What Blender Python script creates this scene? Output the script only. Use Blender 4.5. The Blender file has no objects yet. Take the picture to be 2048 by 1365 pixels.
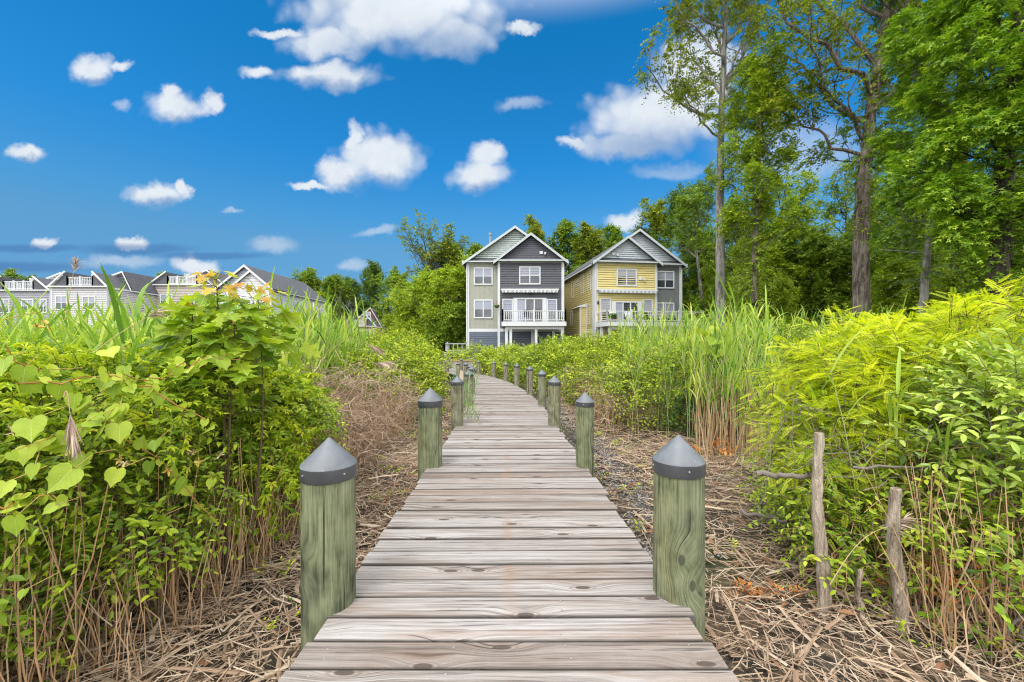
import bpy, math
import numpy as np
from mathutils import Vector
rng = np.random.default_rng(11)
F, CX, CY, EYE, GZ = 837.0, 1024.0, 690.0, 1.17, -0.35   # focal length (px of the 2048 photo), principal point, eye height, ground level
S = bpy.context.scene
COL = S.collection

def at(px, py, Y):
    return np.array([(px - CX) * Y / F, Y, EYE - (py - CY) * Y / F])

def nrm(v):
    return v / np.maximum(np.linalg.norm(v, axis=-1, keepdims=True), 1e-9)

# ---------------------------------------------------------------- meshes
class MB:
    def __init__(s):
        s.V, s.P, s.R, s.C, s.n = [], [], [], [], 0
    def add(s, V, polys, rnd=0.5, mat=0, co=None):
        V = np.asarray(V, float).reshape(-1, 3)
        k = len(V)
        s.V.append(V)
        s.R.append(np.broadcast_to(np.asarray(rnd, float), (k,)))
        s.C.append(V if co is None else np.asarray(co, float).reshape(-1, 3))
        for p in polys:
            p = np.asarray(p, int)
            if p.size:
                s.P.append((p + s.n, mat))
        s.n += k
        return s
    def build(s, name, mats, parent=None, smooth=False, off=(0, 0, 0), co=False):
        me = bpy.data.meshes.new(name)
        V = np.concatenate(s.V) - np.asarray(off, float)
        me.vertices.add(len(V))
        me.vertices.foreach_set('co', V.astype(np.float32).ravel())
        tot = np.concatenate([np.full(len(p), p.shape[1]) for p, m in s.P])
        idx = np.concatenate([p.ravel() for p, m in s.P])
        mi = np.concatenate([np.full(len(p), m) for p, m in s.P])
        me.loops.add(len(idx))
        me.loops.foreach_set('vertex_index', idx.astype(np.int32))
        me.polygons.add(len(tot))
        st = np.concatenate([[0], np.cumsum(tot)[:-1]])
        me.polygons.foreach_set('loop_start', st.astype(np.int32))
        me.polygons.foreach_set('material_index', mi.astype(np.int32))
        me.polygons.foreach_set('use_smooth', np.full(len(tot), smooth))
        a = me.attributes.new('rnd', 'FLOAT', 'POINT')
        a.data.foreach_set('value', np.concatenate(s.R).astype(np.float32))
        if co:
            a = me.attributes.new('pco', 'FLOAT_VECTOR', 'POINT')
            a.data.foreach_set('vector', np.concatenate(s.C).astype(np.float32).ravel())
        me.update(calc_edges=True)
        for m in (mats if isinstance(mats, (list, tuple)) else [mats]):
            me.materials.append(m)
        o = bpy.data.objects.new(name, me)
        COL.objects.link(o)
        if parent is not None:
            o.parent = parent
        return o
    # solid helpers
    def box(s, x0, x1, y0, y1, z0, z1, rnd=0.5, mat=0, M=None, co=None):
        V = np.array([[x, y, z] for z in (z0, z1) for y in (y0, y1) for x in (x0, x1)], float)
        if M is not None:
            V = V @ np.asarray(M)[:3, :3].T + np.asarray(M)[:3, 3]
        q = [[0, 2, 3, 1], [4, 5, 7, 6], [0, 1, 5, 4], [2, 6, 7, 3], [0, 4, 6, 2], [1, 3, 7, 5]]
        return s.add(V, [q], rnd, mat, co)
    def beam(s, a, b, w, h, rnd=0.5, mat=0):
        """box from point a to b, w wide sideways, h high"""
        a, b = np.asarray(a, float), np.asarray(b, float)
        d = nrm(b - a)
        up = np.array([0, 0, 1.]) if abs(d[2]) < .95 else np.array([0, 1., 0])
        sd = nrm(np.cross(d, up)); u2 = np.cross(sd, d)
        V = [p + sd * i * w / 2 + u2 * j * h / 2 for p in (a, b) for j in (-1, 1) for i in (-1, 1)]
        q = [[0, 2, 3, 1], [4, 5, 7, 6], [0, 1, 5, 4], [2, 6, 7, 3], [0, 4, 6, 2], [1, 3, 7, 5]]
        return s.add(V, [q], rnd, mat)
    def poly_prism(s, pts, y0, y1, rnd=0.5, mat=0):
        """polygon in (x,z), extruded from y0 to y1"""
        n = len(pts)
        V = [[x, y0, z] for x, z in pts] + [[x, y1, z] for x, z in pts]
        sides = [[i, (i + 1) % n, n + (i + 1) % n, n + i] for i in range(n)]
        s.add(V, [np.array([list(range(n))]), np.array([list(range(2 * n - 1, n - 1, -1))]), np.array(sides)], rnd, mat)
        return s
    def lathe(s, prof, c=(0, 0, 0), n=24, rnd=0.5, mat=0, co=None, wob=None):
        """profile of (r,z), around the z axis"""
        prof = np.asarray(prof, float); m = len(prof)
        th = np.linspace(0, 2 * np.pi, n, endpoint=False)
        r = prof[:, 0][:, None] * np.ones(n)
        if wob is not None:
            r = r + wob
        V = np.stack([r * np.cos(th), r * np.sin(th), np.broadcast_to(prof[:, 1][:, None], r.shape)], -1) + np.asarray(c)
        i = np.arange(m - 1)[:, None] * n; j = np.arange(n)[None]; jn = (j + 1) % n
        q = np.stack([i + j, i + jn, i + n + jn, i + n + j], -1).reshape(-1, 4)
        if co is not None:
            co = np.stack([np.broadcast_to(th, r.shape) * prof[:, 0].max(), np.broadcast_to(prof[:, 1][:, None], r.shape), np.full(r.shape, co)], -1)
        s.add(V.reshape(-1, 3), [q], rnd, mat, co if co is None else co.reshape(-1, 3))
        return s

def tubes(mb, paths, radii, sides=4, rnd=0.5, mat=0):
    paths = np.asarray(paths, float)
    T, N, _ = paths.shape
    if T == 0: return
    radii = np.broadcast_to(np.asarray(radii, float), (T, N))
    d = nrm(np.gradient(paths, axis=1))
    ref = np.where(np.abs(d[:, :1, 2:3]) > .8, np.array([1., 0, 0]), np.array([0, 0, 1.]))
    u = nrm(np.cross(d, np.broadcast_to(ref, d.shape))); v = np.cross(d, u)
    th = np.linspace(0, 2 * np.pi, sides, endpoint=False)
    V = paths[:, :, None] + radii[..., None, None] * (np.cos(th)[:, None] * u[:, :, None] + np.sin(th)[:, None] * v[:, :, None])
    b = (np.arange(T) * N * sides)[:, None, None] + (np.arange(N - 1) * sides)[None, :, None]
    j = np.arange(sides)[None, None]; jn = (j + 1) % sides
    q = np.stack([b + j, b + jn, b + sides + jn, b + sides + j], -1).reshape(-1, 4)
    R = np.broadcast_to(np.asarray(rnd, float).reshape(-1, 1, 1) if np.ndim(rnd) else np.full((1, 1, 1), rnd), (T, N, sides)).ravel()
    # along/around coordinates for bark
    mb.add(V.reshape(-1, 3), [q], R, mat)

def strips(mb, paths, widths, side, rnd=0.5, fold=0.0, mat=0):
    """grass-like blades: paths (T,N,3), widths (T,N), side (T,3)"""
    paths = np.asarray(paths, float); T, N, _ = paths.shape
    w = np.broadcast_to(widths, (T, N))[..., None]
    sd = side[:, None, :]
    d = nrm(np.gradient(paths, axis=1)); nn = nrm(np.cross(d, np.broadcast_to(sd, d.shape)))
    if fold:
        V = np.stack([paths - sd * w + nn * w * fold, paths, paths + sd * w + nn * w * fold], 2); k = 3
    else:
        V = np.stack([paths - sd * w, paths + sd * w], 2); k = 2
    b = (np.arange(T) * N * k)[:, None, None] + (np.arange(N - 1) * k)[None, :, None]
    j = np.arange(k - 1)[None, None]
    q = np.stack([b + j, b + j + 1, b + k + j + 1, b + k + j], -1).reshape(-1, 4)
    R = np.broadcast_to(np.asarray(rnd, float).reshape(-1, 1, 1), (T, N, k)).ravel() if np.ndim(rnd) else rnd
    mb.add(V.reshape(-1, 3), [q], R, mat)

# ---------------------------------------------------------------- leaves
def mirror(half, rib, dz=-.05, edge=.06):
    """leaf outline from its half outline (x,y>0) between rib points"""
    rib = [(x, 0, z) for x, z in rib]
    L = [(x, y, edge * y * 2) for x, y in half]; R = [(x, -y, z) for x, y, z in L]
    return rib, L, R
def fan_leaf(half, cx, fold=.12, tip=1.0, tipz=-.1):
    """centre fan: base, half outline, tip, mirrored outline"""
    out = [(0, 0, 0)] + [(x, y, fold * y - .1 * x * x) for x, y in half] + [(tip, 0, tipz)] + [(x, -y, fold * y - .1 * x * x) for x, y in half[::-1]]
    V = [(cx, 0, -.04)] + out
    n = len(out)
    return np.array(V, float), [np.array([[0, 1 + i, 1 + (i + 1) % n] for i in range(n)])]
T_DIA = (np.array([[0, 0, 0], [.45, .27, .07], [1, 0, -.08], [.45, -.27, .07]], float), [np.array([[0, 2, 1], [0, 3, 2]])])
T_OVAL = (np.array([[0, 0, 0], [.28, .21, .05], [.66, .2, .03], [1, 0, -.14], [.66, -.2, .03], [.28, -.21, .05], [.33, 0, -.02], [.68, 0, -.05]], float),
          [np.array([[0, 6, 1], [7, 3, 2], [0, 5, 6], [7, 4, 3]]), np.array([[6, 7, 2, 1], [6, 5, 4, 7]])])
T_LANCE = (T_OVAL[0] * np.array([1, .6, 1]), T_OVAL[1])
T_MAPLE = fan_leaf([(-.08, .16), (.02, .42), (.2, .26), (.3, .3), (.5, .6), (.58, .38), (.56, .17), (.76, .27), (.8, .14)], .34, .1)
T_HEART = fan_leaf([(-.13, .14), (-.14, .3), (-.02, .46), (.18, .53), (.36, .5), (.5, .42), (.6, .42), (.66, .27), (.8, .13)], .36, .14)
def star3():
    V, P = [], []
    for a, l in ((-62, .72), (0, 1), (62, .72)):
        c, s_ = math.cos(math.radians(a)), math.sin(math.radians(a)); b = len(V)
        for x, y, z in ((0, 0, 0), (.42 * l, .17, .03), (l, 0, -.1), (.42 * l, -.17, .03)):
            V.append((x * c - y * s_ + .15, x * s_ + y * c, z))
        P += [[b, b + 2, b + 1], [b, b + 3, b + 2]]
    return np.array(V, float), [np.array(P)]
T_STAR = star3()
def pinnate(n=13):
    V, P = [], []
    for i in range(n):
        x = .12 + .85 * i / n
        l = .17 * (1 - .5 * abs(i / n - .4))
        for sg in (-1, 1):
            b = len(V)
            V += [(x, 0, -.12 * x * x), (x + .034, sg * l * .5 , -.12 * x * x + .02), (x + .03, sg * l, -.12 * x * x - .02), (x - .016, sg * l * .55, -.12 * x * x + .01)]
            P.append([b, b + 1, b + 2, b + 3] if sg < 0 else [b, b + 3, b + 2, b + 1])
    b = len(V); V += [(0, .006, 0), (0, -.006, 0), (1, 0, -.12)]
    return np.array(V, float), [np.array(P), np.array([[b, b + 1, b + 2]])]
T_PINN = pinnate()
T_FIVE = None
def palm5():
    V, P = [], []
    for a, l in ((-95, .6), (-48, .85), (0, 1), (48, .85), (95, .6)):
        c, s_ = math.cos(math.radians(a)), math.sin(math.radians(a)); b = len(V)
        for x, y, z in ((0, 0, 0), (.55 * l, .15, .05), (l, 0, -.16), (.55 * l, -.15, .05)):
            V.append((x * c - y * s_, x * s_ + y * c, z))
        P += [[b, b + 2, b + 1], [b, b + 3, b + 2]]
    return np.array(V, float), [np.array(P)]
T_FIVE = palm5()

def leaves(mb, tm, P, D, Nn, size, rnd, W=1.0, mat=0):
    tv, tp = tm
    D = nrm(D); B = nrm(np.cross(Nn, D)); Nn = np.cross(D, B)
    n, k = len(P), len(tv)
    s3 = np.broadcast_to(np.asarray(size, float), (n,))[:, None, None]
    V = P[:, None] + s3 * (tv[None, :, 0:1] * D[:, None] + W * tv[None, :, 1:2] * B[:, None] + tv[None, :, 2:3] * Nn[:, None])
    off = (np.arange(n) * k)[:, None, None]
    mb.add(V.reshape(-1, 3), [(off + p[None]).reshape(-1, p.shape[1]) for p in tp], np.repeat(np.broadcast_to(rnd, (n,)), k), mat, np.tile(tv, (n, 1)))

def sprays(mb, P, D, L, nl, size, tm, droop=.3, spread=.9, tilt=.4, W=1.0, rbias=0.0, rvar=1.0, twig=None, twr=.0025, t0=.15, fwd=.45, jit=.25, mat=0, outn=.35):
    """leafy twigs: start P, direction D, length L, nl leaves each"""
    n = len(P)
    if n == 0: return
    D = nrm(D); L = np.broadcast_to(np.asarray(L, float), (n,))
    t = np.linspace(t0, 1, nl)[None, :, None]
    up = np.array([0, 0, 1.])
    pos = P[:, None] + D[:, None] * L[:, None, None] * t - up * (droop * L[:, None, None] * t ** 2)
    tan = nrm(D[:, None] - up * (2 * droop * t))
    side = np.cross(D, up); bad = np.linalg.norm(side, axis=1) < .15
    side[bad] = np.array([1., 0, 0]); side = nrm(side)
    oth = np.cross(side, D); a = rng.uniform(-.7, .7, n)[:, None]
    side = side * np.cos(a) + oth * np.sin(a)
    sg = np.where(np.arange(nl) % 2 == 0, 1, -1)[None, :, None] * np.ones((n, 1, 1))
    sp = np.full(nl, spread); sp[-1] = .1
    ld = nrm(tan * fwd + side[:, None] * sg * sp[None, :, None] + rng.normal(0, jit, (n, nl, 3)))
    nn = up + rng.normal(0, tilt, (n, nl, 3)) + D[:, None] * outn
    sz = size * rng.uniform(.65, 1.15, (n, nl)) * (1 - .25 * t[..., 0] ** 3)
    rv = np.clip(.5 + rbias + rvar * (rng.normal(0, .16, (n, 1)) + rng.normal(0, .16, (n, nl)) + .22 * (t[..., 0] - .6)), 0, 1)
    leaves(mb, tm, pos.reshape(-1, 3), ld.reshape(-1, 3), nn.reshape(-1, 3), sz.ravel(), rv.ravel(), W, mat)
    if twig is not None:
        tt = np.array([0, .5, 1.])[None, :, None]
        tp = P[:, None] + D[:, None] * L[:, None, None] * tt - up * (droop * L[:, None, None] * tt ** 2)
        tubes(twig, tp, np.array([1, .8, .4]) * twr, 3, rng.uniform(0, 1, n))

# ---------------------------------------------------------------- things
def tag(o, label=None, cat=None, group=None, kind=None):
    if label: o['label'] = label
    if cat: o['category'] = cat
    if group: o['group'] = group
    if kind: o['kind'] = kind
    return o
def thing(name, label, cat, loc=(0, 0, 0), rz=0.0, group=None):
    o = bpy.data.objects.new(name, None)
    o.empty_display_size = .2
    COL.objects.link(o); o.location = tuple(loc); o.rotation_euler = (0, 0, rz)
    return tag(o, label, cat, group)
def copy_tree(o, parent=None):
    c = o.copy(); COL.objects.link(c)
    if parent is not None: c.parent = parent
    for ch in list(o.children): copy_tree(ch, c)
    return c

# ---------------------------------------------------------------- materials
class NT:
    def __init__(s, name):
        s.m = bpy.data.materials.new(name); s.m.use_nodes = True
        s.t = s.m.node_tree
        s.b = s.t.nodes['Principled BSDF']; s.out = s.t.nodes['Material Output']
    def n(s, typ, ins=None, **at_):
        nd = s.t.nodes.new('ShaderNode' + typ)
        for k, v in at_.items(): setattr(nd, k, v)
        for k, v in (ins or {}).items():
            sock = nd.inputs[k]
            if isinstance(v, bpy.types.NodeSocket): s.t.links.new(v, sock)
            else: sock.default_value = v
        return nd
    def link(s, a, b): s.t.links.new(a, b)
    def math(s, op, a, b=0.0, c=0.0, clamp=False):
        return s.n('Math', {0: a, 1: b, 2: c}, operation=op, use_clamp=clamp).outputs[0]
    def mr(s, v, a, b, c=0.0, d=1.0, smooth=False):
        return s.n('MapRange', {'Value': v, 'From Min': a, 'From Max': b, 'To Min': c, 'To Max': d}, interpolation_type='SMOOTHSTEP' if smooth else 'LINEAR').outputs[0]
    def noise(s, vec, scale, detail=3.0, rough=.55, dist=0.0):
        return s.n('TexNoise', {'Vector': vec, 'Scale': scale, 'Detail': detail, 'Roughness': rough, 'Distortion': dist}).outputs[0]
    def vmul(s, v, k):
        return s.n('VectorMath', {0: v, 1: k}, operation='MULTIPLY').outputs[0]
    def comb(s, x, y, z):
        return s.n('CombineXYZ', {0: x, 1: y, 2: z}).outputs[0]
    def ramp(s, v, stops, interp='LINEAR'):
        nd = s.n('ValToRGB', {0: v}); e = nd.color_ramp.elements; nd.color_ramp.interpolation = interp
        while len(e) < len(stops): e.new(.5)
        for i, (p, c) in enumerate(stops):
            e[i].position = p; e[i].color = (*c, 1)
        return nd.outputs[0]
    def mix(s, f, a, b, blend='MIX'):
        nd = s.n('Mix', {'Factor': f} if not isinstance(f, float) else {}, data_type='RGBA', blend_type=blend)
        if isinstance(f, float): nd.inputs[0].default_value = f
        for k, v in ((6, a), (7, b)):
            if isinstance(v, bpy.types.NodeSocket): s.link(v, nd.inputs[k])
            else: nd.inputs[k].default_value = (*v, 1)
        return nd.outputs[2]
    def attr(s, name):
        return s.n('Attribute', attribute_name=name)
    def bump(s, h, strength=.3, dist=.01):
        nd = s.n('Bump', {'Height': h, 'Strength': strength, 'Distance': dist})
        s.link(nd.outputs[0], s.b.inputs['Normal'])
    def fin(s, col=None, rough=.6, spec=.4):
        if col is not None:
            if isinstance(col, bpy.types.NodeSocket): s.link(col, s.b.inputs['Base Color'])
            else: s.b.inputs['Base Color'].default_value = (*col, 1)
        if isinstance(rough, bpy.types.NodeSocket): s.link(rough, s.b.inputs['Roughness'])
        else: s.b.inputs['Roughness'].default_value = rough
        s.b.inputs['Specular IOR Level'].default_value = spec
        return s.m

def leaf_mat(name, cols, trans=.35, rough=.5, spec=.35, tcol=1.25, veins=False, K=1.3):
    t = NT(name); cols = [tuple(min(.8, x * K) for x in c_) for c_ in cols]
    r = t.attr('rnd').outputs['Fac']
    k = len(cols)
    c = t.ramp(r, [(i / (k - 1), cc) for i, cc in enumerate(cols)])
    if veins:
        q = t.n('SeparateXYZ', {0: t.attr('pco').outputs['Vector']}).outputs
        ay = t.math('ABSOLUTE', q[1])
        lat = t.math('ABSOLUTE', t.math('SUBTRACT', t.math('FRACT', t.math('MULTIPLY', t.math('SUBTRACT', q[0], t.math('MULTIPLY', ay, .75)), 5.0)), .5))
        vm = t.math('MAXIMUM', t.mr(ay, .030, .008, 0, .8), t.mr(lat, .07, .0, 0, .55))
        nz = t.noise(t.n('NewGeometry').outputs['Position'], 28.0, 3)
        c = t.mix(t.mr(nz, .35, .65, 0, .45), c, t.mix(1.0, c, (.62, .72, .5), 'MULTIPLY'))
        c = t.mix(vm, c, t.mix(.55, c, (.55, .62, .25)))
        t.bump(t.math('MULTIPLY', vm, -1.0), .5, .004)
    t.fin(c, rough, spec)
    tr = t.n('BsdfTranslucent', {'Color': t.mix(1.0, c, (tcol, tcol * 1.05, tcol * .6), 'MULTIPLY')})
    mx = t.n('MixShader', {0: trans, 1: t.b.outputs[0], 2: tr.outputs[0]})
    t.link(mx.outputs[0], t.out.inputs[0])
    return t.m
def plain(name, col, rough=.6, var=.12, scale=6.0, spec=.4):
    """painted or coated surface with slight weathering"""
    t = NT(name)
    o = t.n('NewGeometry').outputs['Position']
    n1 = t.noise(o, scale, 4, .6)
    f = t.mr(n1, .3, .7, 1 - var, 1 + var * .6)
    c = t.mix(1.0, col, t.comb(f, f, f), 'MULTIPLY')
    return t.fin(c, rough, spec)
def twig_mat(name, cols, rough=.85):
    t = NT(name)
    r = t.attr('rnd').outputs['Fac']
    p = t.n('NewGeometry').outputs['Position']
    n1 = t.noise(p, 14.0, 3)
    c = t.ramp(t.math('ADD', t.math('MULTIPLY', r, .7), t.math('MULTIPLY', n1, .3)), [(i / (len(cols) - 1), cc) for i, cc in enumerate(cols)])
    return t.fin(c, rough, .2)
def bark_mat(name, dark, light, sc=1.0):
    t = NT(name)
    p = t.n('NewGeometry').outputs['Position']
    v = t.vmul(p, (sc, sc, sc * .16))
    n1 = t.noise(v, 8.5, 6, .72, .5); n2 = t.noise(p, 1.3, 3); n3 = t.noise(t.vmul(p, (1, 1, .5)), 5.0, 3)
    c = t.ramp(n1, [(.38, tuple(x * .6 for x in dark)), (.47, dark), (.54, tuple((a + b) / 2 for a, b in zip(dark, light))), (.64, light)])
    c = t.mix(t.mr(n2, .45, .7, 0, .45), c, tuple(x * 1.25 for x in light))
    c = t.mix(t.mr(n3, .55, .7, 0, .35), c, (.10, .12, .06))
    t.bump(n1, 1.0, .06)
    return t.fin(c, .9, .15)

# ---------------------------------------------------------------- camera, render
cam = bpy.data.cameras.new('camera'); co_ = bpy.data.objects.new('camera', cam); COL.objects.link(co_)
cam.sensor_width = 36; cam.lens = 36 * F / 2048; cam.clip_end = 5000; cam.clip_start = .05
cam.shift_y = (690 - 682.5) / 2048
co_.location = (0, 0, EYE); co_.rotation_euler = (math.radians(90), 0, 0)
S.camera = co_
S.render.resolution_x, S.render.resolution_y = 1024, 682
S.view_settings.view_transform = 'Standard'; S.view_settings.look = 'None'
S.view_settings.exposure = EXPO = 0.5
cy = S.cycles
cy.max_bounces = 6; cy.diffuse_bounces = 3; cy.glossy_bounces = 2; cy.transmission_bounces = 4; cy.transparent_max_bounces = 4
cy.use_denoising = True; cy.denoising_prefilter = 'ACCURATE'
cy.filter_width = 1.1
cy.use_adaptive_sampling = True; cy.adaptive_threshold = .015
cy.caustics_reflective = False; cy.caustics_refractive = False
# ---------------------------------------------------------------- sky and sun
SUN_EL, SUN_AZ = 56.0, 205.0      # degrees; azimuth clockwise from +Y (the view direction): behind the camera, a little left
sd = Vector((math.sin(math.radians(SUN_AZ)) * math.cos(math.radians(SUN_EL)), math.cos(math.radians(SUN_AZ)) * math.cos(math.radians(SUN_EL)), math.sin(math.radians(SUN_EL))))
sun = bpy.data.lights.new('sun', 'SUN'); so = bpy.data.objects.new('sun', sun); COL.objects.link(so)
sun.energy = 1.5; sun.angle = math.radians(20); sun.color = (1, .96, .89)
so.rotation_euler = sd.to_track_quat('Z', 'Y').to_euler(); so.location = (-8, -12, 30)
w = bpy.data.worlds.new('World'); S.world = w; w.use_nodes = True
class WT(NT):
    def __init__(s, tree):
        s.t = tree
wt = WT(w.node_tree); wt.t.nodes.clear()
sky = wt.n('TexSky', sky_type='NISHITA', sun_disc=False, sun_elevation=math.radians(SUN_EL), sun_rotation=math.radians(SUN_AZ), altitude=0, air_density=1.0, dust_density=.3, ozone_density=2.5)
dirn = wt.n('TexCoord').outputs['Generated']
sp = wt.n('SeparateXYZ', {0: dirn}).outputs
# deep clear blue: the sky's own colour, more saturated
tnt = wt.ramp(sp[2], [(0, (.18, .32, .50)), (.072, (.185, .34, .52)), (.21, (.29, .56, .65)), (.27, (.225, .64, .78)), (.386, (.105, .68, .95)), (.64, (.035, .715, 1.0))])
skc = wt.n('VectorMath', {0: wt.mix(1.0, sky.outputs[0], tnt, 'MULTIPLY'), 1: (2.2, 2.2, 2.28)}, operation='MULTIPLY').outputs[0]
# clouds live on the gnomonic plane in front (u right, v up); elsewhere a broken layer overhead and behind
yy = wt.math('MAXIMUM', sp[1], .02)
u = wt.math('DIVIDE', sp[0], yy); v = wt.math('DIVIDE', sp[2], yy)
p0 = wt.comb(u, v, 0.0)
n1 = wt.n('TexNoise', {'Vector': p0, 'Scale': 11.0, 'Detail': 6.0, 'Roughness': .62}).outputs[1]
off = wt.n('VectorMath', {0: wt.n('VectorMath', {0: n1, 1: (.5, .5, .5)}, operation='SUBTRACT').outputs[0], 1: (.085, .08, 0)}, operation='MULTIPLY').outputs[0]
pw = wt.n('VectorMath', {0: p0, 1: off}).outputs[0]
pw2 = wt.n('VectorMath', {0: off, 1: (.22, .22, 0), 2: p0}, operation='MULTIPLY_ADD').outputs[0]
def field(ells, k=.12, pw=pw):
    acc = None
    for (px, py, rx, ry) in ells:
        cu, cv = (px - CX) / F, (CY - py) / F; ru, rv = rx / F, ry / F
        q = wt.n('VectorMath', {0: pw, 1: (1 / ru, 1 / rv, 0), 2: (-cu / ru, -cv / rv, 0)}, operation='MULTIPLY_ADD').outputs[0]
        l = wt.n('VectorMath', {0: q}, operation='LENGTH').outputs['Value']
        acc = l if acc is None else wt.math('SMOOTH_MIN', acc, l, k)
    return acc
CL = [(800, 20, 215, 85), (900, 75, 95, 48), (650, 85, 85, 38), (560, 70, 55, 12), (1040, 58, 45, 10),
      (660, 152, 105, 30), (515, 145, 45, 16), (185, 135, 42, 32), (236, 128, 28, 12),
      (352, 212, 62, 30), (345, 185, 26, 22), (425, 205, 26, 22), (55, 312, 42, 18),
      (312, 392, 66, 24), (374, 380, 16, 20), (760, 318, 84, 58), (705, 278, 18, 32), (680, 345, 55, 32), (620, 370, 45, 8),
      (955, 348, 64, 36), (972, 312, 42, 30), (1320, 238, 150, 75), (1400, 150, 95, 100), (1260, 290, 115, 34), (1150, 285, 32, 13), (1250, 440, 50, 20),
      (262, 484, 40, 13), (92, 482, 26, 13), (390, 534, 46, 22)]
PALE = [(545, 490, 50, 20), (705, 530, 36, 14), (755, 465, 44, 10), (240, 525, 90, 16), (1345, 342, 75, 18), (1580, 300, 170, 70), (460, 420, 24, 8), (1040, 210, 48, 14), (240, 215, 20, 12)]
DARK = [(270, 499, 125, 13), (60, 497, 120, 9), (40, 535, 140, 12), (420, 512, 120, 8)]
SHADE = [(870, 105, 190, 45), (670, 172, 90, 16), (360, 238, 70, 14), (760, 372, 80, 20), (960, 378, 55, 14), (1320, 300, 150, 45), (320, 410, 66, 12), (60, 326, 40, 8), (190, 158, 40, 10)]
bil = wt.n('TexVoronoi', {'Vector': wt.n('VectorMath', {0: off, 1: (.5, .5, 0), 2: p0}, operation='MULTIPLY_ADD').outputs[0], 'Scale': 24.0, 'Smoothness': .35}, feature='SMOOTH_F1').outputs['Distance']
cm = wt.mr(wt.math('ADD', field(CL), wt.math('MULTIPLY', wt.math('SUBTRACT', bil, .45), .45)), 1.2, .45, 0, .97, True)
pm = wt.mr(field(PALE), 1.25, .3, 0, .42, True)
dm = wt.mr(field(DARK, pw=pw2), 1.3, .4, 0, .62, True)
shm = wt.mr(field(SHADE), 1.6, .2, 0, 1, True)
fine = wt.noise(p0, 26.0, 4, .6)
cc = wt.mix(shm, (.83, .88, .93), (.30, .43, .66))
cc = wt.mix(wt.mr(fine, .35, .65, 0, .2), cc, (.52, .65, .84))
# the rest of the sky: broken white cover above and behind the view
ang = wt.noise(wt.vmul(dirn, (1.0, 1.0, 1.6)), 2.6, 5, .55)
hi = wt.mr(sp[2], .60, .80, 0, 1, True); bk = wt.mr(sp[1], .42, .2, 0, 1, True)
rest = wt.math('MAXIMUM', hi, bk)
rm = wt.math('MULTIPLY', rest, wt.mr(ang, .36, .5, .25, 1, True))
front = wt.math('MULTIPLY', wt.math('MAXIMUM', cm, pm), wt.math('SUBTRACT', 1.0, rest))
VE = 2 ** -EXPO      # the seen sky keeps its brightness at this exposure
bg1 = wt.n('Background', {'Color': skc, 'Strength': .085 * VE})
bgd = wt.n('Background', {'Color': (.075, .205, .47, 1), 'Strength': VE})
bg2 = wt.n('Background', {'Color': cc, 'Strength': VE})
bg3 = wt.n('Background', {'Color': (1.0, .985, .96, 1), 'Strength': 2.1})
m1 = wt.n('MixShader', {0: front, 1: bg1.outputs[0], 2: bg2.outputs[0]})
m2 = wt.n('MixShader', {0: wt.math('MULTIPLY', dm, wt.math('SUBTRACT', 1.0, rest)), 1: m1.outputs[0], 2: bgd.outputs[0]})
m3 = wt.n('MixShader', {0: rm, 1: m2.outputs[0], 2: bg3.outputs[0]})
wo = wt.n('OutputWorld'); wt.link(m3.outputs[0], wo.inputs[0])
w.cycles.sampling_method = 'MANUAL'; w.cycles.sample_map_resolution = 512

# ---------------------------------------------------------------- ground
t = NT('marsh_ground')
p = t.n('NewGeometry').outputs['Position']
na = t.noise(p, 2.2, 5, .6); nb = t.noise(p, 23.0, 4, .65); nc = t.noise(p, .35, 3)
ga = t.ramp(nb, [(.3, (.035, .028, .022)), (.48, (.12, .085, .058)), (.62, (.24, .17, .11)), (.78, (.36, .28, .19))])
gb = t.ramp(nb, [(.3, (.03, .03, .025)), (.6, (.085, .075, .06)), (.8, (.2, .18, .15))])
c = t.mix(t.mr(na, .42, .6, 0, 1, True), ga, gb)
gr = t.ramp(nb, [(.3, (.03, .05, .012)), (.7, (.10, .15, .03))])
c = t.mix(t.mr(nc, .5, .6, 0, .5, True), c, gr)
t.bump(nb, .8, .04)
M_ground = t.fin(c, .95, .1)
gx = np.concatenate([[-2500, -300, -60], np.linspace(-20, 20, 81), [60, 300, 2500]]); gy = np.concatenate([[-600, -60, -10], np.linspace(-2, 40, 85), [100, 400, 3500]])
X, Y = np.meshgrid(gx, gy)
Z = GZ + .035 * np.sin(X * 2.1 + 1.3 * np.sin(Y)) * np.sin(Y * 1.7 + X) * (np.abs(X) < 20) * (Y < 40)
mb = MB(); nx = len(gx)
i = (np.arange(len(gy) - 1) * nx)[:, None] + np.arange(nx - 1)[None]
mb.add(np.stack([X, Y, Z], -1), [np.stack([i, i + 1, i + nx + 1, i + nx], -1).reshape(-1, 4)])
tag(mb.build('ground', M_ground, smooth=True), kind='structure')

# ---------------------------------------------------------------- boardwalk
t = NT('weathered_plank')
pc = t.attr('pco').outputs['Vector']; s3 = t.n('SeparateXYZ', {0: pc}).outputs
rz = t.math('MULTIPLY', s3[2], 97.0)
vk = t.comb(t.math('ADD', t.math('MULTIPLY', s3[0], 1.5), rz), t.math('ADD', t.math('MULTIPLY', s3[1], 4.2), t.math('MULTIPLY', rz, 1.7)), 0.0)
vo = t.n('TexVoronoi', {'Vector': vk, 'Scale': 1.0, 'Randomness': 1.0}, voronoi_dimensions='2D').outputs['Distance']
flow = t.mr(vo, .34, .0, 0, 1, True)
wob = t.noise(t.comb(t.math('MULTIPLY', s3[0], 1.1), t.math('MULTIPLY', s3[1], 5.0), rz), 1.0, 2)
gy_ = t.math('ADD', t.math('MULTIPLY', s3[1], 34.0), t.math('ADD', t.math('MULTIPLY', flow, 1.35), t.math('MULTIPLY', wob, 1.1)))
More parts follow.
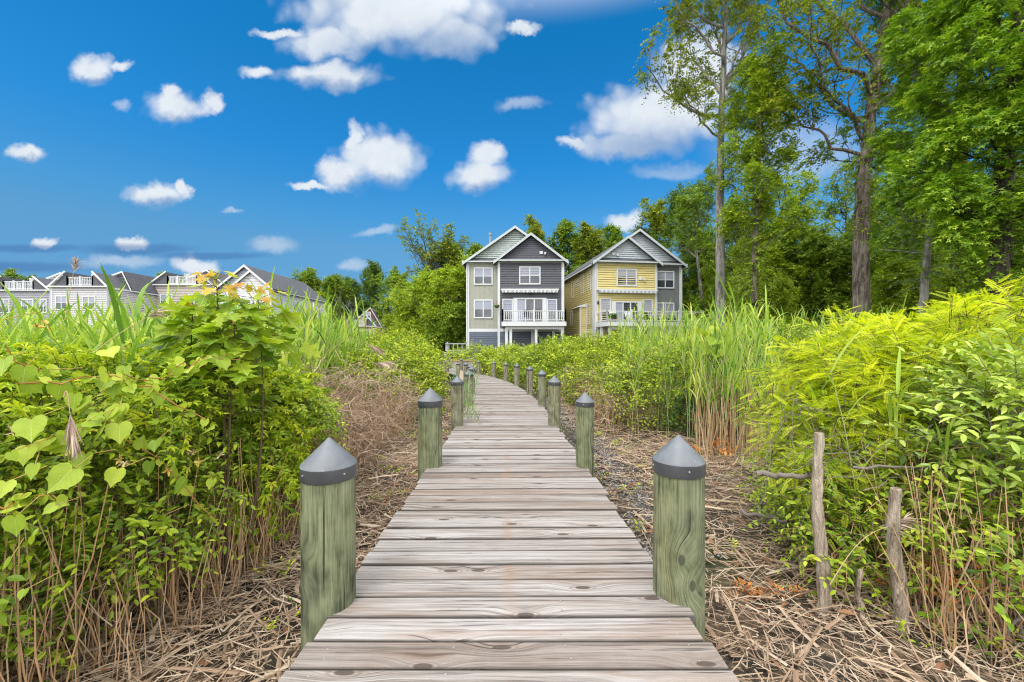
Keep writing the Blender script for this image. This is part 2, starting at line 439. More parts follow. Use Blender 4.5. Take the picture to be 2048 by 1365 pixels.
g1 = t.noise(t.comb(t.math('MULTIPLY', s3[0], .45), gy_, rz), 1.7, 4, .62)
g2 = t.noise(t.comb(t.math('MULTIPLY', s3[0], 5.0), t.math('MULTIPLY', gy_, 4.2), rz), 1.0, 3, .6)
gr = t.math('ADD', t.math('MULTIPLY', g1, .66), t.math('MULTIPLY', g2, .34))
col = t.ramp(gr, [(.28, (.045, .036, .031)), (.37, (.14, .12, .106)), (.46, (.255, .232, .216)), (.565, (.35, .33, .315)), (.74, (.44, .425, .415))])
st = t.noise(t.comb(t.math('MULTIPLY', s3[0], .9), t.math('MULTIPLY', s3[1], 6.0), rz), 1.3, 4, .6)
col = t.mix(t.mr(st, .48, .68, 0, .5, True), col, t.mix(.5, (.22, .14, .092), t.ramp(gr, [(.3, (.07, .042, .028)), (.7, (.32, .225, .16))])))
bleach = t.noise(t.comb(t.math('MULTIPLY', s3[0], .6), t.math('MULTIPLY', s3[1], 3.0), t.math('ADD', rz, 31.0)), 1.2, 3)
col = t.mix(t.mr(bleach, .5, .68, 0, .4, True), col, (.43, .425, .425))
tint = t.n('TexWhiteNoise', {'W': s3[2]}, noise_dimensions='1D').outputs[1]
tv = t.ramp(t.n('SeparateXYZ', {0: tint}).outputs[0], [(0, (.70, .64, .60)), (.3, (.86, .83, .81)), (.7, (1.0, .99, .99)), (1, (1.10, 1.10, 1.13))])
col = t.mix(1.0, col, tv, 'MULTIPLY')
knot = t.mr(vo, .066, .045, 0, 1, True); ring = t.mr(t.math('ABSOLUTE', t.math('SUBTRACT', vo, .088)), .022, .0, 0, .5, True)
col = t.mix(ring, col, (.17, .125, .10))
col = t.mix(t.math('MULTIPLY', knot, .9), col, (.075, .055, .045))
crk = t.noise(t.comb(t.math('MULTIPLY', s3[0], 2.2), t.math('MULTIPLY', gy_, 2.6), t.math('ADD', rz, 9.0)), 1.0, 2)
crm = t.mr(crk, .655, .70, 0, .85)
col = t.mix(crm, col, (.06, .05, .045))
ed = t.math('MINIMUM', s3[1], t.math('SUBTRACT', .1335, s3[1]))
col = t.mix(t.mr(t.math('ADD', ed, t.math('MULTIPLY', t.math('SUBTRACT', wob, .5), .006)), .0085, .001, 0, .75, True), col, (.05, .042, .036))
# rust drips down the middle of a few boards
rs = t.math('MULTIPLY', t.mr(t.math('ABSOLUTE', t.math('ADD', s3[0], .0)), .05, .0, 0, 1, True), t.mr(t.n('SeparateXYZ', {0: tint}).outputs[1], .62, .9, 0, .45))
col = t.mix(rs, col, (.27, .15, .08))
t.bump(t.math('SUBTRACT', gr, t.math('ADD', t.math('MULTIPLY', crm, .6), t.math('MULTIPLY', knot, .3))), .55, .012)
M_plank = t.fin(col, .82, .25)
M_plank_side = plain('plank_underside', (.13, .105, .085), .9, .3, 9)
M_screw = plain('screw_head', (.30, .30, .30), .35, .1)

LE = np.array([(-.80, -3), (-.785, 0), (-.785, 2), (-.775, 3.2), (-.785, 4.1), (-.80, 6.08), (-.84, 8.1), (-.967, 9.95), (-1.22, 12), (-1.56, 14), (-2.08, 16), (-2.85, 18), (-4.0, 19.9), (-5.6, 21.2)])
RE = np.array([(.755, -3), (.757, 0), (.757, 2), (.735, 3.0), (.705, 4.0), (.625, 6.1), (.58, 8.1), (.418, 9.85), (.138, 11.9), (-.197, 13.5), (-.66, 15), (-1.36, 16.7), (-2.40, 19.4), (-3.4, 21.2), (-4.9, 22.9)])
def resample(P, n=600):
    d = np.concatenate([[0], np.cumsum(np.linalg.norm(np.diff(P, axis=0), axis=1))]) / 1.0
    d /= d[-1]
    q = np.linspace(0, 1, n)
    # smooth the polyline a little so the curve has no corners
    a = np.stack([np.interp(q, d, P[:, k]) for k in range(2)], 1)
    for _ in range(60):
        a[1:-1] = a[1:-1] * .5 + (a[:-2] + a[2:]) * .25
    return a
Lp, Rp = resample(LE), resample(RE)
# match both edges by walking along the left edge and taking the nearest right point
mid0 = (Lp + Rp) / 2
dl = np.concatenate([[0], np.cumsum(np.linalg.norm(np.diff(mid0, axis=0), axis=1))])
_t = nrm(np.gradient(mid0, axis=0)); _l, _r = [], []
for _q, _d in zip(mid0, _t):
    for _P, _o in ((Lp, _l), (Rp, _r)):
        _w = np.abs((_P - _q) @ _d) + .3 * np.linalg.norm(_P - _q, axis=1) * (np.linalg.norm(_P - _q, axis=1) > 2.0)
        _i = np.argsort(_w)[:2]; _dd = (_P[_i] - _q) @ _d
        _f = np.clip(_dd[0] / (_dd[0] - _dd[1] + 1e-12), 0, 1) if _dd[0] * _dd[1] < 0 else 0.0
        _o.append(_P[_i[0]] * (1 - _f) + _P[_i[1]] * _f)
Lp, Rp = np.array(_l), np.array(_r)
pitch = .1455
nP = int(dl[-1] / pitch)
bw = thing('boardwalk', 'narrow weathered grey plank boardwalk curving left between the round posts', 'boardwalk', (0, 0, 0))
mb = MB()
def edge(P, s):
    return np.array([np.interp(s, dl, P[:, 0]), np.interp(s, dl, P[:, 1])])
for k in range(nP):
    s0, s1 = k * pitch + .0048, (k + 1) * pitch - .0048
    a0, a1, b0, b1 = edge(Lp, s0), edge(Lp, s1), edge(Rp, s0), edge(Rp, s1)
    ax = nrm((b0 + b1 - a0 - a1)); el, er = rng.uniform(.0, .035), rng.uniform(.0, .035)
    a0 = a0 - ax * el; a1 = a1 - ax * el; b0 = b0 + ax * er; b1 = b1 + ax * er
    dz0, dz1 = rng.normal(0, .0016, 2)
    dz = rng.normal(0, .0012)
    nseg = 6
    r = rng.uniform()
    prof = [(0.0, -.038), (0.0, -.0035), (.028, 0.0), (.25, .0008), (.75, .0008), (.972, 0.0), (1.0, -.0035), (1.0, -.038)]
    wd = np.linalg.norm(a1 - a0)
    V, C = [], []
    ln = np.linalg.norm(b0 - a0)
    sag = rng.normal(0, .002)
    for i in range(nseg + 1):
        f = i / nseg
        p0_, p1_ = a0 + (b0 - a0) * f, a1 + (b1 - a1) * f
        z = dz + dz0 * (1 - f) + dz1 * f + sag * math.sin(math.pi * f)
        for g, h in prof:
            q = p0_ + (p1_ - p0_) * g
            V.append((q[0], q[1], z + h)); C.append(((f - .5) * ln, g * wd + h * .5, r))
    m = len(prof)
    Q = [[i * m + j, (i + 1) * m + j, (i + 1) * m + j + 1, i * m + j + 1] for i in range(nseg) for j in range(m - 1)]
    Q2 = [list(range(m)), [nseg * m + j for j in range(m - 1, -1, -1)]]
    mb.add(V, [np.array(Q)[:, ::-1], np.array(Q2)], r, 0, C)
    if k * pitch < 14:
        for f in (.06, .36, .64, .94):
            for g in (.25, .75):
                q = a0 * (1 - f) * (1 - g) + a1 * (1 - f) * g + b0 * f * (1 - g) + b1 * f * g + rng.normal(0, .006, 2)
                th = np.linspace(0, 2 * np.pi, 8, endpoint=False)
                mb.add(np.stack([q[0] + .0038 * np.cos(th), q[1] + .0038 * np.sin(th), np.full(8, .0035 + dz + sag)], -1), [np.arange(8)[None]], .5, 1)
mb.build('planking', [M_plank, M_screw], bw, co=True)
for P_, k in ((Lp, .16), (Rp, -.16), (mid0, 0.0)):
    m2_ = MB()
    P2 = P_ + (mid0 - P_) * (abs(k) * 1.2)
    pts = np.concatenate([P2[::12], np.full((len(P2[::12]), 1), -.13)], 1)
    for a, b in zip(pts[:-1], pts[1:]):
        m2_.beam(a, b, .045, .175)
    m2_.build('stringer', M_plank_side, bw)
for s_ in np.arange(2.2, dl[-1], 2.05):
    m2_ = MB(); a, b = edge(Lp, s_), edge(Rp, s_)
    m2_.beam((*a, -.27), (*b, -.27), .09, .14)
    m2_.build('cross_beam', M_plank_side, bw)

# ---------------------------------------------------------------- posts
t = NT('green_treated_timber')
pc = t.attr('pco').outputs['Vector']; s3 = t.n('SeparateXYZ', {0: pc}).outputs
rz = t.math('MULTIPLY', s3[2], 53.0)
vk = t.comb(t.math('ADD', t.math('MULTIPLY', s3[0], 3.2), rz), t.math('ADD', t.math('MULTIPLY', s3[1], 2.0), rz), 0.0)
vo = t.n('TexVoronoi', {'Vector': vk, 'Scale': 1.0}, voronoi_dimensions='2D').outputs['Distance']
flow = t.mr(vo, .34, 0, 0, 1, True)
gx_ = t.math('ADD', t.math('MULTIPLY', s3[0], 40.0), t.math('MULTIPLY', flow, 2.6))
g1 = t.noise(t.comb(gx_, t.math('MULTIPLY', s3[1], 1.1), rz), 1.6, 6, .7, .15)
g2 = t.noise(t.comb(t.math('MULTIPLY', gx_, 3.3), t.math('MULTIPLY', s3[1], 6.0), rz), 1.0, 3, .6)
peel = t.noise(t.comb(t.math('MULTIPLY', s3[0], 14.0), t.math('MULTIPLY', s3[1], 9.0), rz), 1.0, 2)
g = t.math('ADD', t.math('MULTIPLY', g1, .38), t.math('ADD', t.math('MULTIPLY', g2, .30), t.math('MULTIPLY', peel, .32)))
col = t.ramp(g, [(.33, (.022, .026, .016)), (.41, (.085, .096, .054)), (.49, (.155, .172, .098)), (.58, (.215, .232, .140)), (.70, (.30, .31, .215))])
pt = t.noise(t.comb(t.math('MULTIPLY', s3[0], 5.0), t.math('MULTIPLY', s3[1], 2.0), t.math('ADD', rz, 7.0)), 1.0, 3)
col = t.mix(t.mr(pt, .52, .66, 0, .55, True), col, t.mix(t.mr(g, .42, .55), (.10, .10, .045), (.27, .265, .13)))
col = t.mix(t.mr(pt, .47, .33, 0, .75, True), col, t.mix(t.mr(g, .42, .58), (.03, .036, .024), (.12, .135, .082)))
gy2 = t.attr('rnd').outputs['Fac']
col = t.mix(t.math('MULTIPLY', gy2, .75), col, t.ramp(g, [(.35, (.06, .052, .042)), (.5, (.23, .20, .155)), (.65, (.40, .36, .28))]))
kn = t.mr(vo, .06, .04, 0, .8, True)
col = t.mix(kn, col, (.05, .055, .035))
ck = t.mr(t.noise(t.comb(t.math('MULTIPLY', gx_, .8), t.math('MULTIPLY', s3[1], .5), t.math('ADD', rz, 3.0)), 1.5, 2), .70, .73, 0, .85)
col = t.mix(ck, col, (.03, .032, .02))
t.bump(t.math('SUBTRACT', g, ck), 1.0, .016)
M_post = t.fin(col, .85, .2)
t = NT('dark_cap_plastic')
p = t.n('NewGeometry').outputs['Position']
n1 = t.noise(p, 9.0, 5, .65); n2 = t.noise(t.vmul(p, (1, 1, .4)), 60.0, 3)
c = t.ramp(n1, [(.35, (.11, .122, .138)), (.6, (.145, .162, .183)), (.75, (.20, .218, .236))])
c = t.mix(t.mr(n2, .64, .72, 0, .35), c, (.3, .31, .31))
t.bump(n1, .12, .01)
M_cap = t.fin(c, t.mr(n1, .3, .7, .42, .62), .5)

M_cap_shade = plain('shaded_cap_rim', (.058, .062, .069), .4, .3, 12, .5)  # same plastic as the cone; the skirt's shade is put into this darker colour
def post(px, Y, dia_px, tip_px, label, X=None, grey=.0):
    r = dia_px * Y / F / 2
    x = (px - CX) * Y / F if X is None else X
    tip = EYE - (tip_px - CY) * Y / F
    k = r / .114
    cone, skirt = .118 * k, .062 * k
    top = tip - cone - .004
    root = thing('boardwalk_post', label, 'post', (x, Y, GZ - .05), rng.uniform(0, 6.3), 'capped posts along the boardwalk')
    H = top - (GZ - .05)
    z = np.linspace(0, H - .006, 26)
    th = np.linspace(0, 2 * np.pi, 40, endpoint=False)
    sd_ = rng.uniform(0, 6.3, 4)
    wob = r * (.018 * np.sin(2 * th[None] + sd_[0] + z[:, None]) + .012 * np.sin(5 * th[None] + sd_[1] - 2 * z[:, None]) + .006 * np.sin(11 * th[None] + sd_[2] + 7 * z[:, None]) + rng.normal(0, .004, (26, 40)))
    mb = MB(); mb.lathe([(r * (1.0 + .02 * (1 - q / H)), q) for q in z], n=40, rnd=grey, co=rng.uniform(), wob=wob)
    mb.build('shaft', M_post, root, smooth=True, co=True)
    R = r * 1.065
    prof = [(R * .985, H - skirt), (R, H - skirt + .004 * k), (R, H - .004 * k), (R * .985, H + .002 * k), (R * .12, H + cone * .90), (R * .06, H + cone * .965), (.0005, H + cone)]
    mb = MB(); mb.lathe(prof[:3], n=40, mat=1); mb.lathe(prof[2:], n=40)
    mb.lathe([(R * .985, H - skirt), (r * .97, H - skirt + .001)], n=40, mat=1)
    cap = mb.build('cap', [M_cap, M_cap_shade], root, smooth=True)
    cap.data.set_sharp_from_angle(angle=math.radians(30))
    if Y < 7:
        for a in rng.uniform(0, 1.5) + np.arange(4) * 1.571:
            mb = MB(); mb.lathe([(.0001, .004), (.0035, .0035), (.0045, 0.0)], n=8)
            ob = mb.build('screw', M_screw, cap)
            ob.location = (R * math.cos(a), R * math.sin(a), H - skirt * .45); ob.rotation_euler = (0, math.pi / 2, a)
    return root
post(658, 1.91, 100, 873, 'large green post with pointed grey cap nearest on the left edge')
post(1357, 1.98, 94, 868, 'large green post with pointed grey cap and swirling knot nearest on the right edge')
post(860.5, 4.05, 46.5, 775, 'second thick green post from the front on the left edge, behind the nearest')
post(1170, 4.03, 35, 784, 'slim blue-green post, second from the front on the right edge')
post(914.3, 6.08, 23.6, 751, 'third post from the front on the left edge, beside the green grass tuft', grey=.45)
post(1108.6, 6.1, 23.8, 751, 'third post from the front on the right edge, pale worn streaks', grey=.35)
post(937.5, 8.1, 16.6, 739.5, 'fourth post from the front on the left edge, right behind the grass tuft', grey=.5)
post(1084, 8.1, 17, 739, 'fourth post from the front on the right edge, mossy green', grey=.3)
post(943.5, 9.95, 13, 731.6, 'fifth post from the front on the left edge where the curve begins', grey=.8)
post(1059.5, 9.85, 12.8, 731.6, 'fifth post from the front on the right edge, split brown wood', grey=.8)
post(939.5, 12, 10.6, 728, 'sixth post from the front on the left edge, mostly hidden by nearer posts', grey=.7)
post(1033.7, 11.9, 11, 726.5, 'sixth post from the front on the right edge against green bushes', grey=.7)
post(932, 14, 9.8, 723.8, 'seventh post from the front on the left edge, in the cluster of caps', grey=.8)
post(1011.8, 13.5, 9.6, 724, 'seventh post from the front on the right edge, grey brown wood', grey=.9)
post(916.6, 16, 7.8, 723.8, 'eighth post from the front on the left edge, brown wood', grey=.9)
post(988, 15, 7.8, 722.4, 'small distant post standing before bushes, eighth on the right edge', grey=.7)
post(893.8, 18, 7.8, 720.4, 'ninth post on the left edge, in front of the far walkway bend', grey=.9)
post(956.8, 16.7, 6.8, 720.8, 'small distant post, ninth on the right edge, below the grey house', grey=.9)
post(922.5, 19.4, 6.2, 716.5, 'tiny distant post on the far outer bend of the boardwalk', grey=1.0)
post(900, 21.1, 5.8, 714, 'farthest tiny post at the end of the boardwalk beside the stone wall', grey=1.0)
# ---------------------------------------------------------------- house materials
M_white = plain('white_trim', (.585, .61, .625), .55, .08)
M_fascia = plain('pale_fascia', (0.444, 0.496, 0.518), .55, .08)
M_dark = plain('charcoal_siding', (.084, .087, .109), .65, .1, 2)
M_beige = plain('pale_sage_siding', (0.318, 0.326, 0.274), .65, .07, 2)
M_slate = plain('slate_blue_siding', (0.092, 0.115, 0.159), .65, .08, 2)
M_shin_a = plain('pale_green_shingle_siding', (.40, .455, .44), .7, .2, 5)
M_shin_b = plain('pale_blue_shingle_siding', (.42, .47, .52), .7, .15, 5)
M_yellow = plain('yellow_siding', (.61, .515, .215), .65, .07, 2)
M_greyb = plain('mid_grey_siding', (.16, .175, .185), .65, .08, 2)
M_lgrey = plain('light_grey_siding', (.47, .47, .49), .65, .06, 2)
M_tan = plain('tan_siding', (.43, .39, .35), .65, .06, 2)
M_lav = plain('lavender_grey_siding', (.29, .30, .345), .65, .06, 2)
M_wsid = plain('white_siding', (.62, .62, .67), .65, .05, 2)
M_brown = plain('brown_siding', (0.081, 0.063, 0.056), .65, .06, 2)
M_red = plain('red_siding', (0.163, 0.041, 0.037), .65, .06, 2)
M_cream = plain('cream_siding', (0.407, 0.340, 0.200), .65, .06, 2)
M_block = plain('grey_foundation', (0.148, 0.144, 0.141), .9, .25, 4)
M_metal = plain('galvanised_metal', (0.244, 0.259, 0.274), .4, .1, 8)
M_black = plain('black_furniture', (0.022, 0.022, 0.026), .5, .1, 8)
M_terra = plain('dark_pot', (0.074, 0.044, 0.033), .7, .2, 8)
t = NT('roof_shingles')
p = t.n('NewGeometry').outputs['Position']
n1 = t.noise(t.vmul(p, (3, 3, 9)), 2.0, 4, .7); n2 = t.noise(p, .6, 3)
c = t.ramp(n1, [(.3, (.05, .053, .06)), (.55, (.105, .11, .125)), (.75, (.17, .175, .195))])
M_roof = t.fin(t.mix(t.mr(n2, .4, .7, 0, .3), c, (.13, .125, .13)), .92, .15)
t = NT('window_glass')
p = t.n('NewGeometry').outputs['Position']
n1 = t.noise(p, .9, 2)
M_glass = t.fin(t.ramp(n1, [(.35, (.02, .025, .035)), (.65, (.06, .075, .10))]), .06, .8)
M_blind = plain('white_blind', (.29, .31, .39), .35, .05, 3, .6)
t = NT('awning_stripes')
o = t.n('TexCoord').outputs['Object']; sx = t.n('SeparateXYZ', {0: o}).outputs[0]
wv = t.math('FRACT', t.math('MULTIPLY', sx, 2.6))
M_awn = t.fin(t.mix(t.math('GREATER_THAN', wv, .5), (.55, .56, .57), (.33, .36, .39)), .8, .2)

def lap(mb, x0, x1, z0, z1, y, step=.2, lip=.022, mat=0, poly=None, side=False, sgn=-1):
    """lap siding: overlapping boards as a saw-tooth sheet on plane y (or x when side); poly(z)->(xa,xb) clips gables"""
    n = max(1, int(round((z1 - z0) / step))); h = (z1 - z0) / n
    for i in range(n):
        za, zb = z0 + i * h, z0 + (i + 1) * h
        xa, xb = (x0, x1) if poly is None else poly(za)
        xc, xd = (x0, x1) if poly is None else poly(zb)
        if xb - xa < .05: continue
        gz = za + h * .15
        V = [(xa, y + sgn * (lip + .03), gz), (xb, y + sgn * (lip + .03), gz), (xd, y + sgn * .012, zb), (xc, y + sgn * .012, zb), (xa, y, gz), (xb, y, gz)]
        if side: V = [(q[1], q[0], q[2]) for q in V]
        mb.add(V, [np.array([[0, 1, 2, 3], [4, 5, 1, 0]])], rng.uniform(), mat)

def window(parent, x, z, w, h, y, cols=2, rows=2, blind=.5, fr=.11, side=None, sgn=-1, trim=None, name='window'):
    """x,z = lower left corner; on plane y facing -Y, or on plane x=y facing sgn*X when side"""
    mb = MB()
    def bx(a0, a1, c0, c1, d0, d1):
        if side: mb.box(min(y + sgn * d0, y + sgn * d1), max(y + sgn * d0, y + sgn * d1), a0, a1, c0, c1)
        else: mb.box(a0, a1, min(y + sgn * d0, y + sgn * d1), max(y + sgn * d0, y + sgn * d1), c0, c1)
    bx(x, x + fr, z, z + h, -.03, .07); bx(x + w - fr, x + w, z, z + h, -.03, .07)
    bx(x + fr, x + w - fr, z, z + fr, -.03, .072); bx(x + fr, x + w - fr, z + h - fr, z + h, -.03, .072)
    for i in range(1, cols):
        q = x + w * i / cols
        bx(q - .045, q + .045, z + fr, z + h - fr, -.03, .055)
    for i in range(1, rows):
        q = z + h * i / rows
        for k in range(cols):
            bx(max(x + w * k / cols + .045, x + fr), min(x + w * (k + 1) / cols - .045, x + w - fr), q - .03, q + .03, -.03, .045)
    f = mb.build(name, trim or M_white, parent)
    mb = MB(); bx_ = (x + fr, x + w - fr, z + fr, z + h - fr, .008, .02)
    bx(*bx_); mb.build('pane', M_glass, f)
    if blind:
        mb = MB(); bx(x + fr, x + w - fr, z + h - fr - (h - 2 * fr) * blind, z + h - fr - .001, .021, .027)
        mb.build('blind', M_blind, f)
    return f

def gable_roof(mb, xa, xb, ze, zp, y0, y1, th=.16, xp=None):
    """two slopes between eaves xa,xb at height ze, ridge at zp"""
    xp = (xa + xb) / 2 if xp is None else xp
    for (x0, x1) in ((xa, xp), (xp, xb)):
        z0, z1 = (ze, zp) if x0 == xa else (zp, ze)
        mb.poly_prism([(x0, z0), (x1, z1), (x1, z1 + th), (x0, z0 + th)], y0, y1)

def rake(mb, xa, xb, ze, zp, y0, y1, h=.26, xp=None, drop=0.0):
    """fascia boards up both rakes of a gable; their lower edges follow the roof"""
    xp = (xa + xb) / 2 if xp is None else xp
    for (x0, x1) in ((xa, xp), (xp, xb)):
        z0, z1 = (ze, zp) if x0 == xa else (zp, ze)
        mb.poly_prism([(x0, z0 - h + .17 - drop), (x1, z1 - h + .17 - drop), (x1, z1 + .17 - drop), (x0, z0 + .17 - drop)], y0, y1)

def railing(mb, pts, z, h=.88, step=.14, post=.12, every=2.2, turned=True, mat=0):
    """pts: polyline of (x,y) on the deck"""
    for a, b in zip(pts[:-1], pts[1:]):
        a, b = np.array(a, float), np.array(b, float); L = np.linalg.norm(b - a)
        mb.beam((*a, z + h - .05), (*b, z + h - .05), .10, .07, mat=mat)
        mb.beam((*a, z + .12), (*b, z + .12), .07, .07, mat=mat)
        for i in range(1, int(L / step)):
            q = a + (b - a) * i / int(L / step)
            mb.beam((*q, z + .155), (*q, z + h - .085), .05, .05, mat=mat)
        k = max(1, int(round(L / every)))
        for i in range(k + 1):
            q = a + (b - a) * i / k
            mb.box(q[0] - post / 2, q[0] + post / 2, q[1] - post / 2, q[1] + post / 2, z + .001, z + h + .1, mat=mat)

def deck_house(name, label, origin, rz, P):
    """narrow three-storey house with a projecting gabled bay (bay on the right, or left when P['flip'])"""
    W, D, fl = P['w'], P['d'], P['flip']
    r = thing(name, label, 'house', origin, rz)
    fx = (lambda x: W - x) if fl else (lambda x: x)
    def X(a, b):
        a, b = fx(a), fx(b); return (a, b) if a < b else (b, a)
    zt, ze, zp, zb = P['zt'], P['ze'], P['zp'], P['zb']     # trim band, eave, main ridge, bay ridge
    bx, bd = P['bx'], .55                                    # bay starts at bx, projects bd
    # solid body
    mb = MB(); mb.box(0.03, W - .03, .03, D, 0, ze); mb.box(*X(bx + .03, W - .03), -bd + .03, .029, 0, ze - .002)
    mb.poly_prism([(0.05, ze + .001), (W - .05, ze + .001), (W / 2, zp)], .05, D)
    mb.build('wall', P['side'], r)
    def wall(nm, m, fn):
        b_ = MB(); fn(b_); return b_.build(nm, m, r)
    # main front: board and batten on the set-back half
    a0, a1 = X(0, bx)
    def bb(b_):
        b_.box(a0, a1, 0.0, .026, zt, ze - .12)
        for q in np.arange(a0 + .3, a1 - .1, .42): b_.box(q - .025, q + .025, -.022, -.001, zt + .002, ze - .121)
    wall('board_and_batten_wall', P['batten'], bb)
    c0, c1 = X(bx, W)
    wall('bay_wall', P['bay'], lambda b_: lap(b_, c0, c1, zt, ze - .12, -bd, .21))
    wall('lower_wall', P['low'], lambda b_: (lap(b_, a0, a1, 0, zt - .27, 0.0, .21), lap(b_, c0, c1, 0, zt - .27, -bd, .21)))
    xs = 0 if P['sideface'] < 0 else W
    wall('side_wall', P['side'], lambda b_: (lap(b_, .0, D, zt, ze - .05, xs, .21, side=True, sgn=P['sideface']), lap(b_, .0, D, 0.6, zt - .27, xs, .21, side=True, sgn=P['sideface'])))
    mb = MB(); mb.box(xs - .12, xs + .12, .0, D, 0, .6); mb.build('foundation', M_block, r)
    # trims
    mb = MB()
    mb.box(a0, a1, -.045, -.001, zt - .27, zt); mb.box(c0, c1, -bd - .045, -bd - .001, zt - .27, zt + .001)
    mb.box(a0 - .0, a1, -.05, -.001, ze - .12, ze + .02); mb.box(c0, c1, -bd - .05, -bd - .001, ze - .12, ze + .02)
    s_ = P['sideface']
    mb.box(min(xs, xs + s_ * .04), max(xs, xs + s_ * .04), .24, D, zt - .27, zt)
    for q, yy_ in ((a0 if not fl else a1 - .2, 0), (c0, -bd), (c1 - .2, -bd)):
        mb.box(q - .01, q + .21, yy_ - .055, yy_ - .002, 0, ze - .1)
    mb.box(min(xs + s_ * .001, xs + s_ * .05), max(xs + s_ * .001, xs + s_ * .05), -.05 if (xs == 0) != fl else -bd - .05, .22, 0, ze - .1)
    mb.build('corner_trim', M_white, r)
    # gables: shingle field, pent roof strip, rakes
    ov, st = .36, .34
    slope = (zp - ze) / (W / 2)
    g0 = ze + st
    wall('main_gable', P['gable'], lambda b_: lap(b_, 0, 0, g0, zp - .12, -.02, .17, .02, poly=lambda z: ((z - ze) / slope, W - (z - ze) / slope)))
    bw_ = c1 - c0; bs = (zb - ze) / (bw_ / 2)
    wall('bay_gable', P['baygable'], lambda b_: lap(b_, 0, 0, g0, zb - .1, -bd - .02, .19, .02, poly=lambda z: (c0 + (z - ze) / bs, c1 - (z - ze) / bs)))
    mb = MB()
    gable_roof(mb, -ov, W + ov, ze - ov * slope, zp, -.42, D + .3)
    gable_roof(mb, c0 - ov, c1 + ov, ze - ov * bs + .012, zb + .012, -bd - .42, D * .35)
    # small pent roof at the foot of each gable
    def pent(x0, x1, y):
        V = [(x0, y - .36, ze + .03), (x1, y - .36, ze + .03), (x1 - .25, y - .03, ze + st), (x0 + .25, y - .03, ze + st), (x0, y, ze + .03), (x1, y, ze + .03)]
        mb.add(V, [np.array([[0, 1, 2, 3], [0, 4, 5, 1]]), np.array([[0, 3, 4], [1, 5, 2]])])
    pent(*(X(-.0, bx - .02)), 0.0); pent(c0, c1, -bd)
    mb.build('roof', M_roof, r)
    mb = MB()
    rake(mb, -ov - .02, W + ov + .02, ze - ov * slope, zp + .005, -.47, -.421, .24)
    rake(mb, c0 - ov - .02, c1 + ov + .02, ze - ov * bs + .012, zb + .017, -bd - .47, -bd - .421, .24)
    x0, x1 = X(-.42, bx - .3)
    mb.box(x0, x1, -.42, -.34, ze - .05, ze + .07); mb.box(c0 - .35, c1 + .35, -bd - .419, -bd - .34, ze - .05, ze + .072)
    mb.build('fascia', M_fascia, r)
    for q in (-.42, W + .42 - .1):
        mb = MB(); mb.box(q, q + .1, -.4, D, ze - ov * slope - .06, ze - ov * slope + .06); mb.build('gutter', M_white, r)
    for q, yy_ in ((a0 if not fl else a1, -.09), (c1 if not fl else c0, -bd - .09)):
        mb = MB(); mb.box(q - .06, q + .02, yy_ - .06, yy_, .2, ze - .3); mb.build('downpipe', M_white, r)
    # windows
    for (x, z, w_, h_, wall_, rows, bl) in P['wins']:
        window(r, x, z, w_, h_, -bd - .02 if wall_ == 'bay' else -.02, 2, rows, bl)
    for (x, z, w_, h_) in P['sidelights']:
        window(r, x, z, w_, h_, -bd - .02, 1, 2, .5, .09)
    # sliding doors
    x, z, w_, h_ = P['slider']
    mb = MB(); y = -bd - .02
    mb.box(x, x + .32, y - .08, y, z, z + h_); mb.box(x + w_ - .32, x + w_, y - .08, y, z, z + h_)
    mb.box(x + .32, x + w_ - .32, y - .085, y, z + h_ - .13, z + h_)
    k = 3
    for i in range(k + 1):
        q = x + .32 + (w_ - .64) * i / k; mb.box(q - .055, q + .055, y - .07, y, z, z + h_ - .13)
    dr = mb.build('sliding_door', M_white, r)
    mb = MB(); mb.box(x + .33, x + w_ - .33, y - .03, y - .01, z, z + h_ - .14); mb.build('pane', M_glass, dr)
    mb = MB(); mb.box(x + .38, x + .32 + (w_ - .64) / 3 - .06, y - .04, y - .031, z + .1, z + h_ - .2); mb.build('blind', M_blind, dr)
    # awning: rolled cassette with striped valance
    x0, x1, z = P['awning']
    mb = MB(); mb.box(x0, x1, -bd - .34, -bd - .02, z, z + .13)
    aw = mb.build('awning', M_white, r)
    mb = MB(); n = int((x1 - x0) / .26)
    for i in range(n):
        q0, q1 = x0 + .08 + (x1 - x0 - .16) * i / n, x0 + .08 + (x1 - x0 - .16) * (i + 1) / n
        pts = [(q0, z - .002), (q1, z - .002)] + [(q1 - (q1 - q0) * s, z - .17 - .07 * math.sin(math.pi * s)) for s in (0, .25, .5, .75, 1)]
        mb.poly_prism(pts[::-1], -bd - .38, -bd - .345)
    mb.build('valance', M_awn, aw)
    # deck
    x0, x1, y0, y1, z = P['deck']
    mb = MB(); mb.box(x0, x1, y0, y1, z - .36, z); mb.box(x0 + .4, x1 - .4, y0 + .35, y0 + .55, z - .62, z - .361); 
    dk = mb.build('deck_floor', M_white, r)
    mb = MB(); mb.box(x0 + .06, x1 - .06, y0 + .06, y1, z + .001, z + .02); mb.build('decking', plain('deck_boards', (.33, .33, .33), .8, .15), dk)
    for q, yq in P['posts']:
        mb = MB(); mb.box(q - .11, q + .11, yq - .11, yq + .11, 0, z - .361); mb.build('deck_post', M_white, r)
    mb = MB(); railing(mb, [(x0 + .08, y1 - .1), (x0 + .08, y0 + .08), (x1 - .08, y0 + .08), (x1 - .08, y1 - .1)], z + .02, .92, P['bal'], .13, 2.2)
    mb.build('railing', M_white, r)
